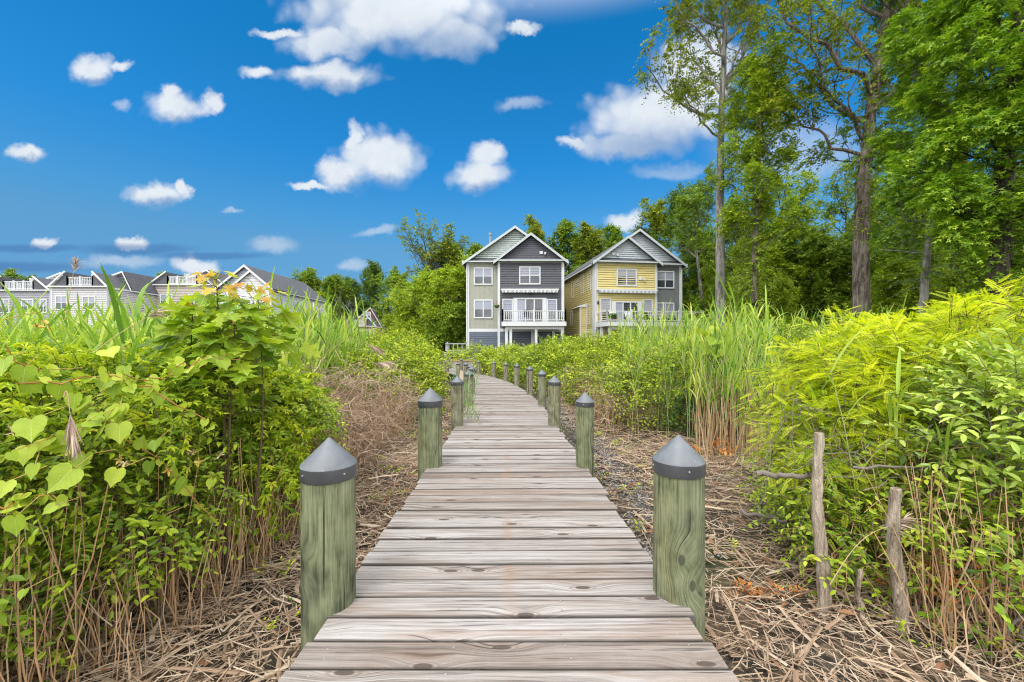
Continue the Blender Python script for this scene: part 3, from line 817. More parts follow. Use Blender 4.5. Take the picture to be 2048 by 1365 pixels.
    # floodlight and small fittings
    for (x, z_, y_) in P['lamps']:
        mb = MB(); mb.box(x, x + .3, y_ - .12, y_ - .02, z_, z_ + .26); mb.box(x + .4, x + .58, y_ - .2, y_ - .02, z_ - .02, z_ + .14); mb.lathe([(.0, -.02), (.07, 0), (.09, .12), (.0, .13)], (x + .49, y_ - .24, z_ - .08), 8)
        mb.build('floodlight', M_white, r)
    mb = MB(); mb.lathe([(.0, .3), (.06, .28), (.1, .1), (.05, 0), (0, -.02)], (P['wl'][0], -bd - .14, P['wl'][1]), 8); mb.box(P['wl'][0] - .03, P['wl'][0] + .03, -bd - .12, -bd - .02, P['wl'][1] + .1, P['wl'][1] + .2)
    mb.build('wall_lamp', M_black, r)
    return r

GH = GZ
# grey house
O1 = ((934 - CX) * 38 / F, 38, GH)
grey = deck_house('grey_house', 'tall narrow grey house with dark charcoal bay, striped awning and white balcony', O1, 0.0, dict(
    w=8.72, d=13, flip=False, zt=2.97, ze=9.0, zp=12.05, zb=11.28, bx=2.81, sideface=-1, side=M_beige, batten=M_beige, bay=M_dark, low=M_slate, gable=M_shin_a, baygable=M_dark,
    wins=[(.62, 6.95, 1.72, 1.58, 'm', 2, .5), (.62, 3.92, 1.72, 1.70, 'm', 2, .45), (4.72, 6.9, 1.92, 1.62, 'bay', 2, .5)],
    sidelights=[(3.22, 3.5, .95, 2.12), (7.2, 3.5, .92, 2.1)], slider=(4.2, 3.46, 2.98, 2.25), awning=(3.1, 8.25, 6.37),
    deck=(3.22, 8.6, -3.3, -.6, 3.44), bal=.155, posts=[(3.62, -2.85), (3.98, -2.85), (6.1, -2.85), (8.3, -2.85), (5.9, -.85), (7.75, -.85)], lamps=[(6.55, 9.62, -.55)], wl=(5.75, 5.95)))
mb = MB()
mb.lathe([(.0, 13.05), (.17, 13.0), (.17, 12.75), (.12, 12.73), (.12, 11.9), (.1, 10.6), (.1, 10.3)], (1.85, 5.0, 0), 10)
mb.build('flue_pipe', M_metal, grey)
# yellow house
yel = deck_house('yellow_house', 'tall narrow yellow house with grey corner bay, striped awning and wide white deck', ((1187 - CX) * 38 / F, 38, GH), math.radians(7.7), dict(
    w=8.5, d=17, flip=True, zt=2.97, ze=8.95, zp=11.95, zb=11.1, bx=8.5 - 5.82, sideface=-1, side=M_yellow, batten=M_greyb, bay=M_yellow, low=M_yellow, gable=M_shin_b, baygable=M_shin_b,
    wins=[(6.0, 6.75, 1.78, 1.62, 'm', 2, .55), (6.0, 3.7, 1.78, 1.75, 'm', 2, .9), (1.95, 6.8, 1.9, 1.6, 'bay', 2, .42)],
    sidelights=[(.42, 3.5, .98, 2.2), (4.4, 3.5, .98, 2.15)], slider=(1.5, 3.46, 2.8, 2.0), awning=(.1, 5.75, 6.37),
    deck=(.0, 8.7, -3.3, -.6, 3.44), bal=.9, posts=[(.2, -1.6), (.45, -2.85), (2.25, -2.85), (4.1, -2.85), (5.7, -2.85), (7.35, -2.85), (1.6, -.85), (3.4, -.85), (5.0, -.85)], lamps=[(1.5, 9.55, -.55), (4.05, 7.4, -.55)], wl=(.2, 5.15)))
for (d0, z, w_, h_) in ((.75, 6.6, .72, 2.0), (2.9, 6.55, .8, 1.9), (6.3, 6.5, .85, 1.75), (4.7, 7.5, .95, .55), (.85, 3.4, .7, 1.9), (6.8, 3.6, .8, 1.5)):
    window(yel, d0, z, w_, h_, 0, 1, 2 if h_ > 1 else 1, 0, .1, side=True)
mb = MB(); lap(mb, 1.9, 4.2, 2.0, 5.1, -.7, .21, side=True); lap(mb, -.7, 0, 2.0, 5.1, 1.9, .21)
mb.box(-.69, -.001, 1.92, 4.2, 2.0, 5.099); 
bo = mb.build('side_bump_out', M_yellow, yel)
mb = MB(); mb.box(-.74, -.60, 1.84, 1.88, 2.0, 5.1); mb.box(-.1, -.02, 1.84, 1.88, 2.0, 5.1); mb.poly_prism([(-.85, 5.1), (0, 5.101), (0, 5.5)], 1.75, 4.35)
mb.build('bump_out_trim', M_white, bo)

# furniture and plants on the two decks
def rot_pt(o, rz, x, y, z):
    c, s_ = math.cos(rz), math.sin(rz)
    return (o[0] + c * x - s_ * y, o[1] + s_ * x + c * y, o[2] + z)
OY, RY = ((1187 - CX) * 38 / F, 38, GH), math.radians(7.7)
DZ = 3.462
def adirondack(loc, rz, label):
    r = thing('adirondack_chair', label, 'chair', loc, rz, 'white chairs on the yellow house deck')
    mb = MB()
    for i in range(5): mb.beam((-.24 + .12 * i, .22, .32), (-.27 + .135 * i, .55, 1.05 - .03 * abs(i - 2)), .1, .025)
    mb.build('backrest', M_white, r)
    mb = MB()
    for i in range(5): mb.beam((-.28, -.28 + .12 * i, .4 - .02 * i), (.28, -.28 + .12 * i, .4 - .02 * i), .1, .025)
    mb.build('seat', M_white, r)
    for s_ in (-1, 1):
        mb = MB(); mb.beam((s_ * .34, -.4, .6), (s_ * .34, .4, .58), .12, .025); mb.build('armrest', M_white, r)
        mb = MB(); mb.beam((s_ * .33, -.32, 0), (s_ * .33, -.32, .585), .09, .03); mb.build('leg', M_white, r)
        mb = MB(); mb.beam((s_ * .31, .5, 0), (s_ * .31, -.1, .36), .09, .03); mb.build('leg', M_white, r)
    return r
adirondack(rot_pt(OY, RY, 1.4, -1.6, DZ), RY, 'white slatted chair on the yellow house deck, the one beside the potted fern')
adirondack(rot_pt(OY, RY, 2.8, -1.6, DZ), RY, 'white slatted chair on the yellow house deck, the one nearer the dining set')
def patio_chair(loc, rz, label):
    r = thing('patio_chair', label, 'chair', loc, rz, 'grey dining chairs on the yellow house deck')
    mb = MB(); mb.beam((-.25, .24, .5), (-.25, .3, 1.0), .05, .05); mb.beam((.25, .24, .5), (.25, .3, 1.0), .05, .05)
    for i in range(4): mb.beam((-.25, .25 + .015 * i, .58 + .12 * i), (.25, .25 + .015 * i, .58 + .12 * i), .03, .07)
    mb.build('backrest', M_lgrey, r)
    mb = MB(); mb.box(-.27, .27, -.25, .25, .42, .47); mb.build('seat', M_lgrey, r)
    for a in (-.24, .24):
        for b in (-.22, .22):
            mb = MB(); mb.beam((a, b, 0), (a, b, .42), .04, .04); mb.build('leg', M_black, r)
    return r
patio_chair(rot_pt(OY, RY, 4.75, -1.7, DZ), RY + 1.2, 'grey patio chair at the left end of the table on the yellow house deck')
patio_chair(rot_pt(OY, RY, 5.55, -2.3, DZ), RY + 3.14, 'grey patio chair in front of the table on the yellow house deck, left of two')
patio_chair(rot_pt(OY, RY, 6.35, -2.3, DZ), RY + 3.14, 'grey patio chair in front of the table on the yellow house deck, right of two')
r = thing('patio_table', 'pale dining table between the grey chairs on the yellow house deck', 'table', rot_pt(OY, RY, 6.0, -1.5, DZ), RY)
mb = MB(); mb.box(-.9, .9, -.45, .45, .70, .75); mb.build('table_top', M_lgrey, r)
for a in (-.8, .8):
    for b in (-.38, .38):
        mb = MB(); mb.box(a - .03, a + .03, b - .03, b + .03, 0, .699); mb.build('leg', M_black, r)
M_fern = leaf_mat('fern_leaves', [(.03, .09, .01), (.10, .22, .03)], .3)
def potted(loc, label, s=1.0, n=60):
    r = thing('potted_plant', label, 'potted plant', loc)
    mb = MB(); mb.lathe([(0, 0), (.14 * s, 0), (.18 * s, .3 * s), (.16 * s, .3 * s), (.0, .27 * s)], n=14); mb.build('pot', M_terra, r, True)
    mb = MB(); th = rng.uniform(0, 6.28, n); el = rng.uniform(.2, 1.3, n)
    D = np.stack([np.cos(th) * np.cos(el), np.sin(th) * np.cos(el), np.sin(el)], 1)
    sprays(mb, np.tile([[0, 0, .3 * s]], (n, 1)), D, .45 * s, 7, .13 * s, T_DIA, .35); mb.build('foliage', M_fern, r)
potted(rot_pt(OY, RY, 1.0, -2.4, DZ), 'bushy green fern in a pot on the yellow house deck', 1.3)
potted(rot_pt(OY, RY, 4.0, -2.2, DZ), 'small yellow-green potted plant behind the yellow house deck rail', .9)
potted((O1[0] + 8.2, O1[1] - 2.7, GH + DZ), 'leafy potted plant at the right corner of the grey house balcony', .8)
potted((O1[0] + 3.65, O1[1] - 2.9, GH + DZ), 'low potted plant at the left corner of the grey house balcony', .7)
r = thing('hanging_basket', 'hanging basket of red flowers on the corner of the grey house bay', 'hanging basket', (O1[0] + 2.75, O1[1] - 1.0, GH + 4.75))
mb = MB(); mb.lathe([(0, 0), (.16, .04), (.22, .22), (.18, .22)], n=12); mb.build('basket', M_terra, r)
mb = MB(); tubes(mb, [[(0, 0, .2), (0, 0, .6), (0, .2, .75), (0, .43, .75)]], .012); mb.build('bracket', M_black, r)
mb = MB(); n = 50; th = rng.uniform(0, 6.28, n); D = np.stack([np.cos(th), np.sin(th), rng.uniform(.1, 1, n)], 1)
sprays(mb, np.tile([[0, 0, .2]], (n, 1)), D, .3, 5, .1, T_DIA, .4); mb.build('foliage', M_fern, r)
mb = MB(); leaves(mb, T_DIA, nrm(D[:25]) * .3 + [0, 0, .22], D[:25], D[:25] + [0, 0, .5], .09, .5); mb.build('blossom', plain('red_flowers', (.4, .03, .02)), r)
r = thing('balcony_table', 'dark dining table with chairs pushed in on the grey house balcony', 'table', (O1[0] + 5.8, O1[1] - 1.9, GH + DZ))
mb = MB(); mb.box(-.8, .8, -.45, .45, .70, .75); mb.build('table_top', M_black, r)
for a in (-.7, .7):
    for b in (-.38, .38):
        mb = MB(); mb.box(a - .03, a + .03, b - .03, b + .03, 0, .699); mb.build('leg', M_black, r)
for dx, lb in ((-.5, 'dark chair in front of the balcony table of the grey house, left one'), (.45, 'dark chair in front of the balcony table of the grey house, right one')):
    r2 = thing('balcony_chair', lb, 'chair', (O1[0] + 5.8 + dx, O1[1] - 2.6, GH + DZ), math.pi, 'dark chairs on the grey house balcony')
    mb = MB(); mb.box(-.26, .26, .22, .27, .5, 1.0); mb.build('backrest', M_black, r2)
    mb = MB(); mb.box(-.27, .27, -.25, .25, .42, .47); mb.build('seat', M_black, r2)
    for a in (-.24, .24):
        for b in (-.22, .219):
            mb = MB(); mb.beam((a, b, 0), (a, b, .42), .04, .04); mb.build('leg', M_black, r2)

# ---------------------------------------------------------------- houses across the marsh on the left
def marsh_house(name, label, px0, px1, Y, D, zE, zP, mats, deck=True, rz=0.0, wins=(), sidewins=(), peak=None, base=0.0, hip=False):
    """front on plane Y between photo columns px0..px1; eave zE and ridge zP above the ground"""
    x0 = (px0 - CX) * Y / F; W = (px1 - px0) * Y / F
    r = thing(name, label, 'house', (x0, Y, GZ), rz)
    front, side, gab = mats
    mb = MB(); mb.box(.03, W - .03, .03, D - .02, 0, zE - .002)
    if not deck: mb.poly_prism([(.06, zE), (W - .06, zE), (W / 2, zP - .1)], .05, D - .05)
    mb.build('wall', side, r)
    mb = MB(); lap(mb, 0, W, .0, zE - .12, 0, .22); mb.build('front_wall', front, r)
    mb = MB(); lap(mb, 0, D, 0, zE - .12, W, .22, side=True, sgn=1); mb.build('side_wall', side, r)
    ov = .35
    mb = MB(); tr = MB()
    xm = W / 2
    if deck:
        c0, c1 = W * .27, W * .76          # the cut for the roof terrace
        hs = min(2.0, zP - zE); sl = hs / (W * .27)
        gw = 3.1
        for (a, b, pk) in ((0, c0, c0), (c1, W, c1)):
            hh = hs * .85
            pts = [(a, zE), (b, zE), (pk, zE + hh)]
            mb.poly_prism(pts, -.02, gw)
            q0, q1 = (a - .3, c0) if a == 0 else (W + .3, c1)
            tr.beam((q0, -.2, zE - .15), (q1, -.2, zE + hh + .05), .10, .17)
        mb2 = MB(); mb2.poly_prism([(c0, zE), (c1, zE), (c1, zE + hs * .62), (c0, zE + hs * .95)], gw - .1, gw); mb2.build('parapet_wall', side, r)
        tr.beam((c0, gw - .05, zE + hs * .98), (c1, gw - .05, zE + hs * .65), .16, .1)
        # main roof behind the terrace
        pk = xm if peak is None else peak * W
        gable_roof(mb, -ov, W + ov, zE - ov * .6, zP, gw + .01, D + .3, xp=pk)
        rake(tr, -ov, W + ov, zE - ov * .6, zP, gw - .3, gw - .2, .2, xp=pk)
        g = MB(); lap(g, 0, 0, zE, zP - .1, gw - .02, .2, poly=lambda z: (pk * (z - zE) / (zP - zE), W - (W - pk) * (z - zE) / (zP - zE))); g.build('gable', gab, r)
        rl = MB(); railing(rl, [(c0 + .1, gw - .2), (c0 + .1, .05), (c1 - .1, .05), (c1 - .1, gw - .2)], zE + .02, 1.1, .2, .14, 1.4); rl.build('terrace_railing', M_white, r)
        fl = MB(); fl.box(c0 + .01, c1 - .01, -.1, gw - .11, zE + .001, zE + .02); fl.build('terrace_floor', M_lgrey, r)
        tr.box(-.3, W + .3, -.3, -.02, zE - .14, zE - .0)
    else:
        gable_roof(mb, -ov, W + ov, zE - ov * .78, zP, -.4, D + .3)
        rake(tr, -ov, W + ov, zE - ov * .78, zP, -.46, -.401, .3)
        xa, xb, zq = W * .28, W + .05, zE + (zP - zE) * .74
        gable_roof(mb, xa - .2, xb + ov, zE - .25, zq, -.9, 3.0)
        rake(tr, xa - .2, xb + ov, zE - .25, zq, -.96, -.901, .3)
        g = MB(); lap(g, 0, 0, zE, zP - .1, -.0, .2, poly=lambda z: (xm * (z - zE) / (zP - zE), W - xm * (z - zE) / (zP - zE))); g.build('gable', gab, r)
        xq = (xa + xb) / 2; g = MB(); lap(g, 0, 0, zE, zq - .1, -.56, .2, poly=lambda z: (xa + (xq - xa) * (z - zE) / (zq - zE), xb - (xb - xq) * (z - zE) / (zq - zE)))
        g.box(xa, xb, -.55, -.03, 0, zE - .003); lap(g, xa, xb, 0, zE, -.551, .22); g.build('bay_wall', front, r)
    mb.build('roof', M_roof, r)
    tr.box(W + .001, W + .06, -.02, .2, 0, zE - .1); tr.box(-.06, .14, -.06, -.023, 0, zE - .1)
    tr.box(W + .25, W + .37, -.2, D, zE - .3, zE - .17)
    tr.build('white_trim', M_white, r)
    for (fx_, z, w_, h_) in wins: window(r, fx_ * W, z, w_, h_, -.03 if deck else -.04, 2, 2, .5, .12)
    for (d0, z, w_, h_) in sidewins: window(r, d0, z, w_, h_, W, 1, 2 if h_ > 1 else 1, .4 if h_ > 1 else 0, .1, side=True, sgn=1)
    # back porch door and balcony on the first floor, mostly behind the reeds
    return r
marsh_house('terrace_house', 'lavender-grey house with roof terrace, at the far left edge behind the reeds', -30, 99, 54, 13, 8.6, 11.2, (M_lav, M_lgrey, M_lgrey), peak=.8,
            wins=[(.57, 5.6, 1.6, 1.8), (.86, 5.6, .9, 1.8), (.2, 5.6, 1.6, 1.8), (.6, 2.4, 1.8, 1.8)])
marsh_house('terrace_house', 'light grey sided house with white roof terrace railing, second from the left', 103, 213, 50.5, 14, 8.6, 10.75, (M_lgrey, M_lgrey, M_dark), peak=.88,
            wins=[(.08, 5.7, 1.45, 1.75), (.57, 5.7, 1.6, 1.7), (.08, 2.3, 1.6, 1.7), (.45, 2.3, .9, 1.7), (.72, 2.3, 1.3, 1.7)], sidewins=[(1.6, 5.75, .9, 1.6), (4.3, 5.6, .9, 1.6), (6.3, 6.6, 1.1, .5), (1.6, 2.4, .9, 1.5)])
marsh_house('terrace_house', 'tan board-sided house with roof terrace, beside the white house', 300, 425, 57.5, 14, 9.8, 12.2, (M_tan, M_tan, M_dark), peak=.66,
            wins=[(.17, 6.7, 1.7, 1.8), (.62, 6.7, 1.7, 1.8), (.2, 3.2, 1.6, 1.7)])
marsh_house('white_house', 'plain white sided house with long grey roof, nearest the trees', 437, 547, 52.5, 14.5, 8.55, 11.35, (M_wsid, M_wsid, M_shin_b), deck=False,
            wins=[(.1, 5.9, 1.5, 1.6)], sidewins=[(1.4, 5.6, .8, 1.9), (4.4, 5.5, .8, 1.9), (6.4, 6.6, 1.4, .45), (9.4, 5.4, .8, 1.8)])
co = marsh_house('cottage', 'small cream cottage with dark red gable, far off before the trees', 687, 750, 76, 9, 4.95, 8.4, (M_cream, M_cream, M_red), peak=.68,
            wins=[(.1, 3.4, .9, 1.0), (.82, 3.4, .8, .9), (.38, 2.9, 2.0, 1.3), (.62, 6.2, 1.4, 1.3)])

# landing and stone edging at the end of the boardwalk
r = thing('wooden_landing', 'small grey wooden landing beside the grey house, half hidden by bushes', 'landing', (-4.35, 33.0, GZ))
mb = MB(); mb.box(-.9, .9, -.8, .8, .85, .95); mb.box(-.9, .9, -.82, -.805, .6, .94); mb.build('platform', plain('grey_wood', (.30, .31, .31), .85, .2), r)
mb = MB(); railing(mb, [(-.85, .7), (-.85, -.75), (.85, -.75)], .95, .7, .3, .1, 1.7); mb.build('railing', plain('grey_rail', (.38, .40, .40), .8, .2), r)
for a in (-.8, .8):
    mb = MB(); mb.box(a - .07, a + .07, -.7, -.56, -.3, .849); mb.build('support_post', plain('grey_support', (.2, .19, .17), .9), r)
r = thing('stone_wall', 'low pale stone wall with wooden cap where the boardwalk ends', 'wall', (-3.2, 25.4, GZ))
mb = MB()
for row in range(4):
    x = -1.4 + (row % 2) * .1
    while x < 1.3:
        l = rng.uniform(.16, .34)
        mb.box(x + .008, min(x + l, 1.4) - .008, -.14 + rng.uniform(0, .03), .14, row * .13 + .004, row * .13 + .122, rnd=rng.uniform()); x += l
mb.build('masonry', twig_mat('pale_stone', [(.26, .24, .21), (.42, .40, .36), (.5, .48, .45)]), r)
mb = MB(); mb.box(-1.45, 1.45, -.17, .17, .525, .6); mb.build('cap_board', plain('cap_wood', (.36, .24, .12), .8, .2), r)
# ---------------------------------------------------------------- plants beside the boardwalk
def rdir(n):
    return nrm(rng.normal(size=(n, 3)))
def vol_points(ells, n, lo=.68, hi=1.03, up=.25):
    """points in the outer shell of a union of ellipsoids, with outward directions"""
    E = np.array([e[:6] for e in ells], float)
    wgt = (E[:, 3] * E[:, 4] + E[:, 3] * E[:, 5] + E[:, 4] * E[:, 5]); wgt /= wgt.sum()
    P, N = [], []
    got = 0
    for _ in range(40):
        m = n * 2
        k = rng.choice(len(E), m, p=wgt); d = rdir(m)
        d[:, 2] = np.where(rng.uniform(size=m) < up, np.abs(d[:, 2]), d[:, 2]); d = nrm(d)
        lump = 1 + .13 * np.sin(d @ np.array([5.1, 2.2, 3.3]) + k * 1.7) + .09 * np.sin(d @ np.array([-7.3, 9.1, 6.2]) + k)
        q = (lo + (hi - lo) * rng.uniform(size=m) ** .55) * lump
        p = E[k, :3] + d * q[:, None] * E[k, 3:6]
        dist = np.sqrt((((p[:, None] - E[None, :, :3]) / E[None, :, 3:6]) ** 2).sum(-1))
        dist[np.arange(m), k] = 9
        ok = (dist.min(1) > lo * .93) & (p[:, 2] > GZ + .06)
        p, d, kk = p[ok], d[ok], k[ok]
        P.append(p); N.append(nrm(d / E[kk, 3:6])); got += len(p)
        if got >= n: break
    return np.concatenate(P)[:n], np.concatenate(N)[:n]

M_twig_grey = twig_mat('grey_twig', [(.10, .085, .07), (.24, .21, .18)])
M_twig_brown = twig_mat('brown_twig', [(.075, .05, .035), (.17, .115, .08)])
M_dead = twig_mat('dead_reed', [(.19, .105, .055), (.40, .25, .13), (.55, .42, .27)])
M_straw = twig_mat('reed_straw', [(.10, .065, .045), (.27, .18, .12), (.43, .33, .23), (.55, .47, .37)])
M_bram = twig_mat('bramble_twig', [(.10, .06, .045), (.27, .17, .115), (.44, .33, .235), (.55, .46, .36)])

def bush(name, label, ells, n, mat, tm=T_OVAL, size=.06, L=.28, nl=8, stems=10, smat=None, group=None, droop=.3, upb=.35, lo=.66, W=1.0, tilt=.45, rvar=1.0, rbias=0.0, twr=.0025, stem_r=.008, twig=True, cat='shrub', fwd=.45, inner=.25, spread=.9, outn=.35, hang=0.0):
    E = np.array([e[:6] for e in ells], float)
    base = np.array([E[:, 0].mean(), E[:, 1].mean(), GZ])
    r = thing(name, label, cat, base, group=group)
    P, N = vol_points(ells, n, lo)
    fol, tw = MB(), MB()
    D = nrm(N + rng.normal(0, .45, N.shape) + np.array([0, 0, upb]))
    dens = rng.uniform(.6, 1.2, len(P))
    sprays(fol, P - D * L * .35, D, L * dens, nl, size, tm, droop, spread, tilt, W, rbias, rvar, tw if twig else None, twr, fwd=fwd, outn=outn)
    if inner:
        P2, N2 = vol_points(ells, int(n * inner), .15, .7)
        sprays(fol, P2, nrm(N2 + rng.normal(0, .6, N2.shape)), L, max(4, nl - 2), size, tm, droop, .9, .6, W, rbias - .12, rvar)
    if stems:
        pts = []
        for e in E:
            b0 = np.array([e[0], e[1], GZ]) + rng.normal(0, 1, (stems, 3)) * [e[3] * .35, e[4] * .35, 0]
            t1 = e[:3] + rdir(stems) * e[3:6] * rng.uniform(.3, .95, (stems, 1))
            t1[:, 2] = np.maximum(t1[:, 2], GZ + .2)
            m = (b0 + t1) / 2 + rng.normal(0, .12, (stems, 3)) * e[3:6]
            q = np.linspace(0, 1, 7)[None, :, None]
            pts.append(b0[:, None] * (1 - q) ** 2 + 2 * m[:, None] * q * (1 - q) + t1[:, None] * q ** 2)
        pts = np.concatenate(pts)
        pts[:, 1:-1] += rng.normal(0, .012, pts[:, 1:-1].shape)
        tubes(tw, pts, np.linspace(1, .35, 7) * stem_r, 5, rng.uniform(0, 1, len(pts)))
    fol.build('foliage', mat, r, off=base)
    if tw.n: tw.build('stems', smat or M_twig_brown, r, off=base)
    return r

G_honey = leaf_mat('honeysuckle_leaf', [(.055, .115, .01), (.135, .22, .012), (.27, .36, .02), (.46, .50, .035)], .3, .42, .45)
G_grape = leaf_mat('grape_leaf', [(.11, .19, .015), (.23, .32, .025), (.38, .44, .045)], .35, .5, .35, veins=True)
G_creep = leaf_mat('creeper_leaf', [(.08, .16, .01), (.21, .30, .014), (.36, .43, .02), (.48, .50, .035)], .32, .45, .35)
G_maple = leaf_mat('maple_leaf', [(.09, .17, .008), (.19, .28, .01), (.33, .39, .018)], .42, .45, .35, veins=True)
G_young = leaf_mat('young_maple_leaf', [(.26, .34, .03), (.42, .36, .05), (.46, .20, .05)], .42, .45, .35)
G_reed = leaf_mat('reed_blade', [(.06, .13, .025), (.14, .25, .03), (.27, .37, .045), (.40, .43, .09)], .38, .45, .35)
G_blue = leaf_mat('blue_green_blade', [(.07, .17, .08), (.15, .27, .11), (.24, .36, .15)], .35, .45, .4)
G_mid = leaf_mat('bush_leaf', [(.05, .105, .008), (.13, .22, .012), (.26, .35, .02), (.40, .44, .035)], .3, .45, .35)
G_mid2 = leaf_mat('bush_leaf_light', [(.065, .12, .008), (.19, .275, .014), (.34, .41, .02), (.45, .47, .035)], .3, .45, .35)
G_yel = leaf_mat('golden_leaflet', [(.11, .17, .008), (.29, .36, .01), (.48, .51, .014), (.60, .60, .025)], .4, .5, .3, 1.4)
G_privet = leaf_mat('privet_leaf', [(.085, .15, .018), (.19, .28, .03), (.34, .43, .06), (.48, .53, .12)], .25, .32, .55)
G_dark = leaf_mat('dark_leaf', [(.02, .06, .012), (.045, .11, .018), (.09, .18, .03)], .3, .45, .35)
G_rust = leaf_mat('rusty_leaf', [(.18, .06, .02), (.36, .13, .03), (.45, .22, .06)], .25, .6, .2)

# --- left bank
bush('honeysuckle_thicket', 'dense glossy green honeysuckle thicket at the left edge, leaves over dead reed stalks',
     [(-2.75, 1.75, .60, 1.0, .85, .52), (-2.5, 2.6, .58, .85, .8, .54), (-2.4, 3.4, .55, .8, .7, .55), (-3.6, 3.0, .6, 1.0, 1.2, .52), (-2.3, 1.75, .02, .34, .42, .36), (-1.92, 2.25, .26, .28, .35, .32)],
     5000, G_honey, T_OVAL, .052, .22, 10, 9, M_twig_brown, W=.95, upb=.15, twr=.0022, stem_r=.006, tilt=.5, inner=.3)
bush('creeper_shrub', 'bushy yellow-green creeper with five-fingered leaves, behind the left front post',
     [(-2.08, 3.2, .62, .48, .5, .46), (-2.2, 3.75, .5, .42, .45, .46), (-2.7, 3.9, .7, .6, .6, .45), (-1.85, 3.1, .2, .25, .35, .3)],
     900, G_creep, T_FIVE, .078, .26, 7, 8, M_twig_brown, upb=.25, droop=.5, tilt=.5, fwd=.6)
bush('creeper_shrub', 'golden-green creeper spread over the top of the left thicket beneath the reeds',
     [(-2.35, 2.3, .93, .75, .8, .20), (-3.2, 2.8, .98, .8, .9, .2), (-2.1, 3.0, .85, .4, .6, .22), (-2.9, 1.7, .98, .8, .6, .16)],
     900, G_creep, T_FIVE, .055, .2, 7, 4, M_twig_brown, upb=.5, droop=.4, tilt=.5, fwd=.6, inner=0)
# grape vine trailing over the thicket
r = thing('grape_vine', 'trailing grape vine with large pale heart-shaped leaves over the left thicket', 'vine', (-2.0, 2.0, GZ))
mb, vn = MB(), MB()
def vine(a, b, sag, k=14, rad=.0035):
    q = np.linspace(0, 1, k)[:, None]; p = np.array(a) * (1 - q) + np.array(b) * q
    p[:, 2] += sag * np.sin(math.pi * q[:, 0]); p += rng.normal(0, .012, p.shape)
    tubes(vn, [p], np.linspace(1, .6, k)[None] * rad, 5, rng.uniform()); return p
vs = [vine(at(0, 690, 1.75), at(430, 1035, 2.1), .05), vine(at(330, 745, 2.0), at(480, 720, 2.3), .03), vine(at(10, 770, 1.6), at(330, 760, 1.9), .02), vine(at(60, 900, 1.5), at(260, 790, 1.8), -.02), vine(at(0, 1010, 1.45), at(120, 1000, 1.6), .02), vine(at(180, 740, 1.7), at(420, 860, 1.95), .05)]
LP = [(5, 640, 1.7, .15), (50, 735, 1.65, .12), (95, 740, 1.75, .11), (62, 840, 1.5, .14), (120, 765, 1.75, .1), (150, 790, 1.7, .11), (205, 862, 1.65, .14), (238, 850, 1.7, .13), (55, 895, 1.5, .11), (22, 905, 1.45, .1), (95, 880, 1.55, .1), (120, 880, 1.6, .13), (70, 930, 1.45, .14), (145, 940, 1.5, .15), (12, 965, 1.4, .14), (170, 910, 1.6, .11), (235, 940, 1.65, .11), (312, 882, 1.8, .09), (215, 700, 1.75, .12), (250, 735, 1.85, .1), (30, 1035, 1.35, .17), (110, 1012, 1.45, .1), (370, 960, 1.95, .12), (425, 960, 2.1, .08), (300, 925, 1.85, .1), (320, 790, 1.9, .1), (8, 720, 1.6, .12), (230, 770, 1.8, .1), (180, 800, 1.7, .12), (20, 1120, 1.4, .1), (50, 1180, 1.45, .09), (330, 1030, 1.9, .09), (10, 1200, 1.5, .09)]
P = np.array([at(*q[:3]) for q in LP]); n = len(P)
D = nrm(np.stack([rng.normal(0, .35, n), rng.normal(-.25, .2, n), -np.abs(rng.normal(.75, .2, n))], 1)); Nn = np.stack([rng.normal(.1, .4, n), np.full(n, -1.0), rng.uniform(.3, 1.6, n)], 1)
leaves(mb, T_HEART, P, D, Nn, np.array([q[3] * (.38 if q[2] < 1.5 else .62) for q in LP]), rng.uniform(.2, 1, n))
for v_ in vs:
    k = len(v_); leaves(mb, T_HEART, v_[1:], nrm(rng.normal(0, .6, (k - 1, 3)) + [0, -.3, -.6]), rng.normal(0, .5, (k - 1, 3)) + [0, -.7, .8], rng.uniform(.03, .075, k - 1), rng.uniform(.3, 1, k - 1))
for p_ in P: tubes(vn, [np.linspace(p_, p_ + [rng.normal(0, .04), .08, rng.uniform(.0, .05)], 4)], .0016, 4, .9)
mb.build('foliage', G_grape, r, off=r.location, co=True); vn.build('vine_stem', twig_mat('vine_stem', [(.20, .085, .035), (.36, .17, .06), (.33, .30, .08)]), r, off=r.location)
# honeysuckle flowers
P, N = vol_points([(-2.5, 2.3, .62, 1.0, 1.0, .55)], 40, .97, 1.05); mb = MB()
P = np.array([at(x, y, Y) for x, y, Y in ((140, 905, 1.75), (242, 920, 1.8), (337, 942, 2.0), (250, 925, 1.8), (438, 912, 2.3), (385, 905, 2.2), (30, 865, 1.6), (75, 655, 2.0), (95, 650, 2.05), (400, 925, 2.2))])
r = thing('honeysuckle_flower', 'sprinkling of cream and orange honeysuckle flowers among the left leaves', 'flower', P.mean(0))
for p_ in P:
    k = 7; D = nrm(rng.normal(0, 1, (k, 3)) + [0, -.6, .3]); leaves(mb, T_LANCE, np.tile(p_, (k, 1)), D, rdir(k), .032, rng.uniform(0, 1), 1.1)
mb.build('blossom', twig_mat('honeysuckle_petals', [(.62, .55, .36), (.62, .38, .06)]), r, off=r.location)

